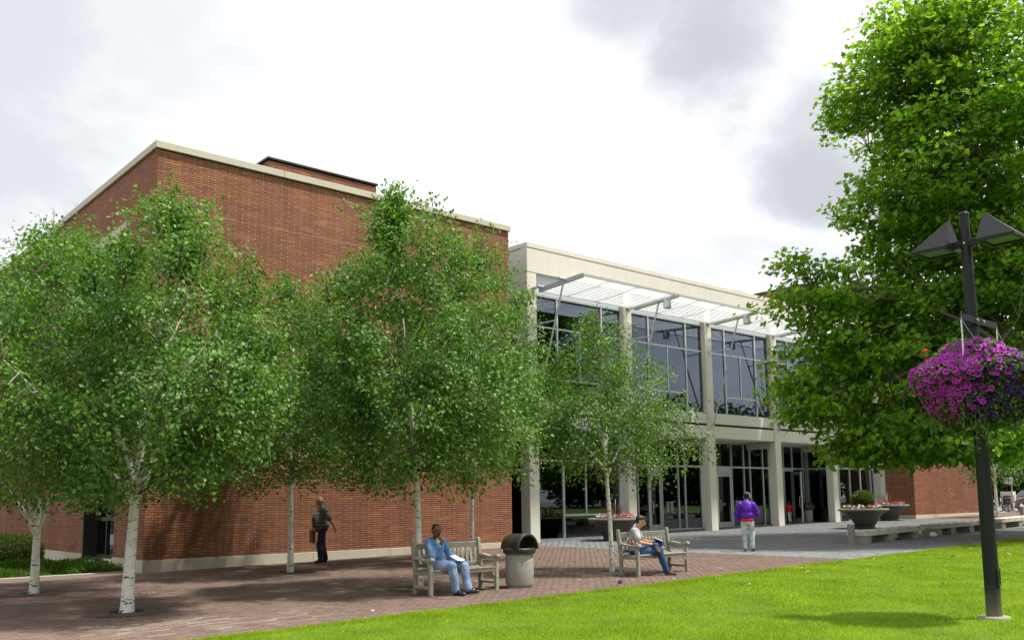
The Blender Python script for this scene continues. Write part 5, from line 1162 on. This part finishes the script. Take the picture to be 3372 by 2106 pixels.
    if st.get('moustache'): bm_ = MB().ball(hp(0, -.094, -.036), (.030, .010, .007), rot=HQ); bm_.build('moustache', st['moustache'], p, smooth=True)
    if st.get('face', 1):
        for q in (-1, 1):
            MB().ball(hp(q*.030, -.080, .012), (.0125, .008, .006), 10, 6, rot=HQ).build('eye', M['eye'], p, smooth=True); MB().tube([hp(q*.014, -.088, .031), hp(q*.032, -.086, .035), hp(q*.046, -.074, .030)], .004, 5).build('eyebrow', st['hairmat'], p)
        MB().ball(hp(0, -.0885, -.050), (.017, .005, .0035), 10, 6, rot=HQ).build('lips', M['lips'], p, smooth=True)
    if st.get('belt'): MB().lathe([(.0, 0)], 3) if False else None
    return p
def cloth(name, col, var=.2, sc=9, rough=.85, pat=None):
    m, t = new_mat(name); co = t.n('ShaderNodeTexCoord').outputs['Object']; nz = t.n('ShaderNodeTexNoise', Vector=co, Scale=float(sc), Detail=5.0).outputs[0]; wv = t.n('ShaderNodeTexNoise', Vector=co, Scale=220.0, Detail=2.0).outputs[0]
    f = t.math('MULTIPLY', t.math('MULTIPLY_ADD', t.math('SUBTRACT', nz, .5), 2*var, 1.0), t.math('MULTIPLY_ADD', wv, .4, .8)); c = t.n('ShaderNodeVectorMath', _operation='SCALE', i0=col, Scale=f).outputs[0]
    if pat == 'plaid':
        s = t.n('ShaderNodeSeparateXYZ', i0=co); 
        for k, (ax, fr, cc) in enumerate(((2, 95., (.30, .14, .12)), (2, 61., (.28, .28, .26)), (0, 80., (.22, .22, .24)), (1, 80., (.05, .09, .07)))):
            w = t.math('GREATER_THAN', t.math('SINE', t.math('MULTIPLY', s.outputs[ax], fr)), .72); c = t.mixc(t.math('MULTIPLY', w, .55), c, cc)
    if pat == 'wash':
        z2 = t.n('ShaderNodeTexNoise', Vector=co, Scale=4.0, Detail=6.0, Roughness=.7).outputs[0]; c = t.mixc(t.n('ShaderNodeMapRange', Value=z2, From__Min=.45, From__Max=.65).outputs[0], c, (col[0]*2.1+.03, col[1]*1.7+.03, col[2]*1.45+.03))
    bp = t.n('ShaderNodeBump', Strength=.3, Distance=.004, Height=wv).outputs[0]
    return finish(m, t, t.n('ShaderNodeBsdfPrincipled', Base__Color=c, Roughness=rough, Normal=bp, **{'Specular IOR Level': .2}).outputs[0])
def skin(name, col): return pmat(name, col, .5, .10, 25, .05, .35)
M['eye'] = pmat('eye', (.03, .02, .015), .2, .1, 5); M['lips'] = pmat('lips', (.20, .07, .06), .5, .1, 9)
dk = pmat('dark_hair', (.012, .009, .008), .6, .3, 60); br_ = pmat('brown_hair', (.035, .018, .010), .5, .35, 60); gy = pmat('grey_hair', (.36, .35, .33), .7, .25, 70)
# man in denim on the left bench
denim = cloth('denim_shirt', (.085, .19, .40), .3, 7, pat='wash'); jeans = cloth('light_jeans', (.145, .215, .36), .25, 5, pat='wash')
Jd = dict(pel=(.0, .05, .535), abd=(-.015, .065, .67), chest=(-.04, .075, .83), neck=(-.075, .035, 1.005), head=(-.095, -.02, 1.135), shR=(-.225, .06, .945), shL=(.145, .07, .945), elR=(-.285, -.10, .70), wrR=(-.135, -.185, .935), elL=(.235, -.02, .69), wrL=(.205, -.235, .595),
    handR=((.35, .45, .75), (.3, .9, -.3), .95), handL=((-.25, -.9, -.2), (0, .2, -1), .35), hipR=(-.09, .03, .50), hipL=(.09, .03, .50), knR=(-.10, -.42, .515), knL=(.19, -.44, .515), anR=(-.06, -.46, .082), anL=(.20, -.53, .095), toeR=(.08, -1, 0), toeL=(.45, -.9, 0.06))
man = person((10.17, 13.80, g(10.2)), R(9), Jd, dict(skin=skin('brown_skin', (.145, .062, .034)), shirt=denim, trousers=jeans, shoes=pmat('black_leather', (.012, .011, .010), .25, .1, 5, 0, .6), hairmat=dk, moustache=dk, look=(-.42, -1, -.05), vox=.0065, sleeve=.80, cuff=1, collar=denim, under=M['white'], loose=.02, folds=.010, tfolds=.008, tf=.024), 'man in a blue denim shirt and jeans sitting on the bench, hand at his chin')
pp = MB()
for i, (dx, dy, rr) in enumerate(((0, 0, 0), (.03, .02, .25), (-.02, .03, -.2))):
    Q = Matrix.Rotation(rr+.5, 3, 'Z') @ Matrix.Rotation(.25+.08*i, 3, 'X'); V = [Q @ Vector((a, b, .01*math.sin(a*30))) for a in (-.07, 0, .07) for b in (-.1, .1)]; pp.add([v+Vector((dx, dy, .012*i)) for v in V], [(0, 2, 3, 1), (2, 4, 5, 3)])
o = pp.build('papers', M['white'], None, loc=(10.31, 13.42, g(10.2)+.635)); tag(o, 'loose white papers in the lap of the man in denim', 'papers')
# young man reading on the right bench
bluej = cloth('dark_jeans', (.022, .055, .145), .3, 5, pat='wash')
Jr = dict(pel=(0, .06, .53), abd=(0, .075, .67), chest=(0, .06, .83), neck=(0, .01, 1.01), head=(0, -.065, 1.135), shR=(-.185, .05, .945), shL=(.185, .05, .945), elR=(-.235, -.06, .70), wrR=(-.085, -.265, .655), elL=(.24, -.06, .71), wrL=(.10, -.28, .69),
    handR=((.35, -.9, .05), (.3, 0, -1), .4), handL=((-.3, -.9, .05), (0, 0, -1), .4), hipR=(-.09, .04, .50), hipL=(.09, .04, .51), knR=(-.09, -.46, .52), knL=(.21, -.46, .665), anR=(-.06, -.60, .082), anL=(-.13, -.36, .615), toeR=(.05, -1, 0), toeL=(-.62, -.62, -.42), soleL=(-.45, -.1, .9))
person((15.14, 13.36, g(15.2)), R(36), Jr, dict(skin=skin('fair_skin', (.50, .27, .19)), shirt=cloth('grey_tee', (.42, .42, .45), .12, 6), trousers=bluej, shoes=pmat('brown_suede', (.10, .055, .03), .8, .2, 20), hairmat=br_, hair='full', look=(.05, -1, -.42), vox=.0065, sleeve=.33, loose=.02, folds=.008, tfolds=.007, tf=.018, sole=pmat('dark_sole', (.025, .02, .015), .7)), 'young man in a grey t-shirt and dark jeans reading with one leg crossed')
bk_ = empty('book', (15.16+.27, 13.36-.30, g(15.2)+.715), R(42), label='open book with a dark cover in the hands of the young man', cat='book'); bk_.rotation_euler = (R(24), 0, R(42))
for q in (-1, 1):
    MB().prism([(0, 0), (q*.125, .028), (q*.125, .035), (0, .008)], 1, -.10, .10).build('cover', M['black'], bk_); MB().prism([(0, .009), (q*.06, .034), (q*.118, .036), (q*.118, .046), (q*.06, .046), (0, .026)], 1, -.095, .095).build('pages', M['white'], bk_)
cn = empty('drink_can', (14.815, 13.23, g(14.8)+.655), label='red drink can standing on the arm of the right bench', cat='can')
autosmooth(MB().lathe([(.024, 0), (.030, .006), (.030, .108), (.025, .118)], 20).build('can_body', M['red'], cn)); MB().lathe([(.025, .118), (.025, .1215), (.022, .120)], 20).build('can_top', M['steel'], cn)
sw = MB(); pts = [(.0305*math.cos(a), .0305*math.sin(a), .055+.02*math.sin(a*2)) for a in np.linspace(-3.0, .2, 18)]; V = []; F = []
for i, p_ in enumerate(pts): V += [p_, (p_[0], p_[1], p_[2]+.014)]; F += [(2*i-2, 2*i, 2*i+1, 2*i-1)] if i else []
sw.add(V, F).build('white_band', M['white'], cn)
# bearded man walking along the wall
navy = cloth('dark_trousers', (.018, .022, .035), .3, 5, .55)
Jw = dict(stand=1, pel=(0, .03, .97), abd=(0, -.0, 1.13), chest=(0, .03, 1.36), belly=(0, -.075, 1.15), neck=(0, .0, 1.565), head=(0, -.055, 1.69), shR=(-.215, .03, 1.475), shL=(.215, .03, 1.475), elR=(-.27, .02, 1.19), wrR=(-.25, -.06, .96), elL=(.29, .15, 1.20), wrL=(.27, .29, 1.00),
    handR=((.05, -.1, -1), (.8, .2, 0), 1.0), handL=((0, .35, -.9), (-.8, -.3, 0), .35, -1), hipR=(-.095, .03, .93), hipL=(.095, .03, .93), knR=(-.10, .06, .51), knL=(.09, -.06, .51), anR=(-.10, .16, .10), anL=(.09, -.02, .095), toeR=(-.05, -1, -.12), toeL=(.08, -1, 0))
person((12.83, 22.93, g(12.8)), R(-104), Jw, dict(skin=skin('ruddy_skin', (.40, .20, .14)), shirt=cloth('plaid_shirt', (.075, .085, .10), .25, 6, pat='plaid'), trousers=navy, shoes=M['black'], hairmat=gy, hair='bald', beard=gy, look=(-.1, -1, -.05), vox=.009, sleeve=.46, loose=.026, folds=.007, belly=.06, hem=.06, smooth=14, zcut=.86, sw=.0, collar=None, tfolds=.007, tf=.026), 'bearded man in a checked short sleeved shirt walking past the brick wall')
pb = empty('paper_bag', (12.72, 23.22, g(12.6)+.55), R(-104), label='brown paper bag hanging from the hand of the bearded man', cat='bag')
MB().prism([(-.15, 0), (.15, 0), (.16, .36), (-.16, .36)], 1, -.045, .045).build('bag_body', pmat('kraft_paper', (.22, .12, .055), .85, .25, 8), pb, bevel=.01); MB().tube([(-.06, 0, .35), (-.04, 0, .43), (.04, 0, .43), (.06, 0, .35)], .006, 5).build('handle', M['twig'], pb)
# person in the purple jacket
purple = cloth('purple_nylon', (.085, .018, .33), .25, 5, .45)
Jp = dict(stand=1, pel=(0, .05, .95), abd=(0, .06, 1.10), chest=(0, .04, 1.33), neck=(0, -.02, 1.53), head=(.0, -.09, 1.63), shR=(-.185, .03, 1.40), shL=(.185, .03, 1.40), elR=(-.30, -.04, 1.13), wrR=(-.25, -.28, 1.12), elL=(.31, .06, 1.14), wrL=(.25, -.06, .93),
    handR=((.3, -.9, .1), (.7, 0, -.3), .8), handL=((-.3, -.6, -.5), (-.8, 0, 0), .7), hipR=(-.10, .04, .90), hipL=(.10, .04, .90), knR=(-.11, -.02, .50), knL=(.09, .03, .50), anR=(-.11, .0, .095), anL=(.09, .05, .095), toeR=(-.15, -1, 0), toeL=(.10, -1, 0))
pj = person((22.67, 15.80, g(22.7)), R(116), Jp, dict(s=.95, skin=skin('tan_skin', (.30, .15, .10)), shirt=purple, trousers=cloth('bleached_jeans', (.34, .42, .44), .2, 6, pat='wash'), shoes=pmat('worn_boot', (.028, .022, .02), .6, .3, 10), hairmat=cloth('black_knit', (.012, .012, .014), .2, 20), hair='cap', look=(-.1, -1, -.1), vox=.009, sleeve=.97, boxy=1, smooth=10, loose=.032, folds=.007, hem=.10, zcut=.93, sw=.010, collar=purple, tfolds=.008, tf=.024), 'person seen from behind in a purple jacket, black beanie and white headphones')
hm_ = MB().ball((0, .055, .95), (.205, .165, .10), 20, 12); hm_.v = [v for v in hm_.v]; o = hm_.build('shirt_tail', cloth('red_hem', (.55, .02, .03), .1, 8), pj, smooth=True)
# child going in through the door
Jc = dict(stand=1, pel=(0, .03, .93), abd=(0, .03, 1.08), chest=(0, .02, 1.29), neck=(0, -.01, 1.50), head=(0, -.03, 1.64), shR=(-.19, .03, 1.41), shL=(.19, .03, 1.41), elR=(-.30, .05, 1.16), wrR=(-.40, -.02, .98), elL=(.30, .05, 1.18), wrL=(.38, -.02, .98),
    handR=((-.4, -.3, -.8), (.6, 0, -.3), .4), handL=((.4, -.3, -.8), (-.6, 0, -.3), .4), hipR=(-.09, .03, .90), hipL=(.09, .03, .90), knR=(-.11, -.10, .50), knL=(.10, .08, .50), anR=(-.12, -.05, .095), anL=(.12, .18, .16), toeR=(-.1, -1, 0), toeL=(.1, -.9, -.35))
person((41.75, 26.55, g(41.8)+.0), R(150), Jc, dict(hs=1.42, s=.62, skin=skin('child_skin', (.45, .25, .17)), shirt=cloth('red_tee', (.50, .015, .02), .1, 8), trousers=cloth('pale_trousers', (.42, .43, .46), .15, 8), shoes=M['black'], hairmat=br_, hair='full', vox=.014, sleeve=.36, loose=.03, folds=.006, zcut=.80, tf=.035, face=0, hem=.02), 'small child in a red shirt and pale trousers going in through the open door')
print('objects', len(bpy.data.objects))
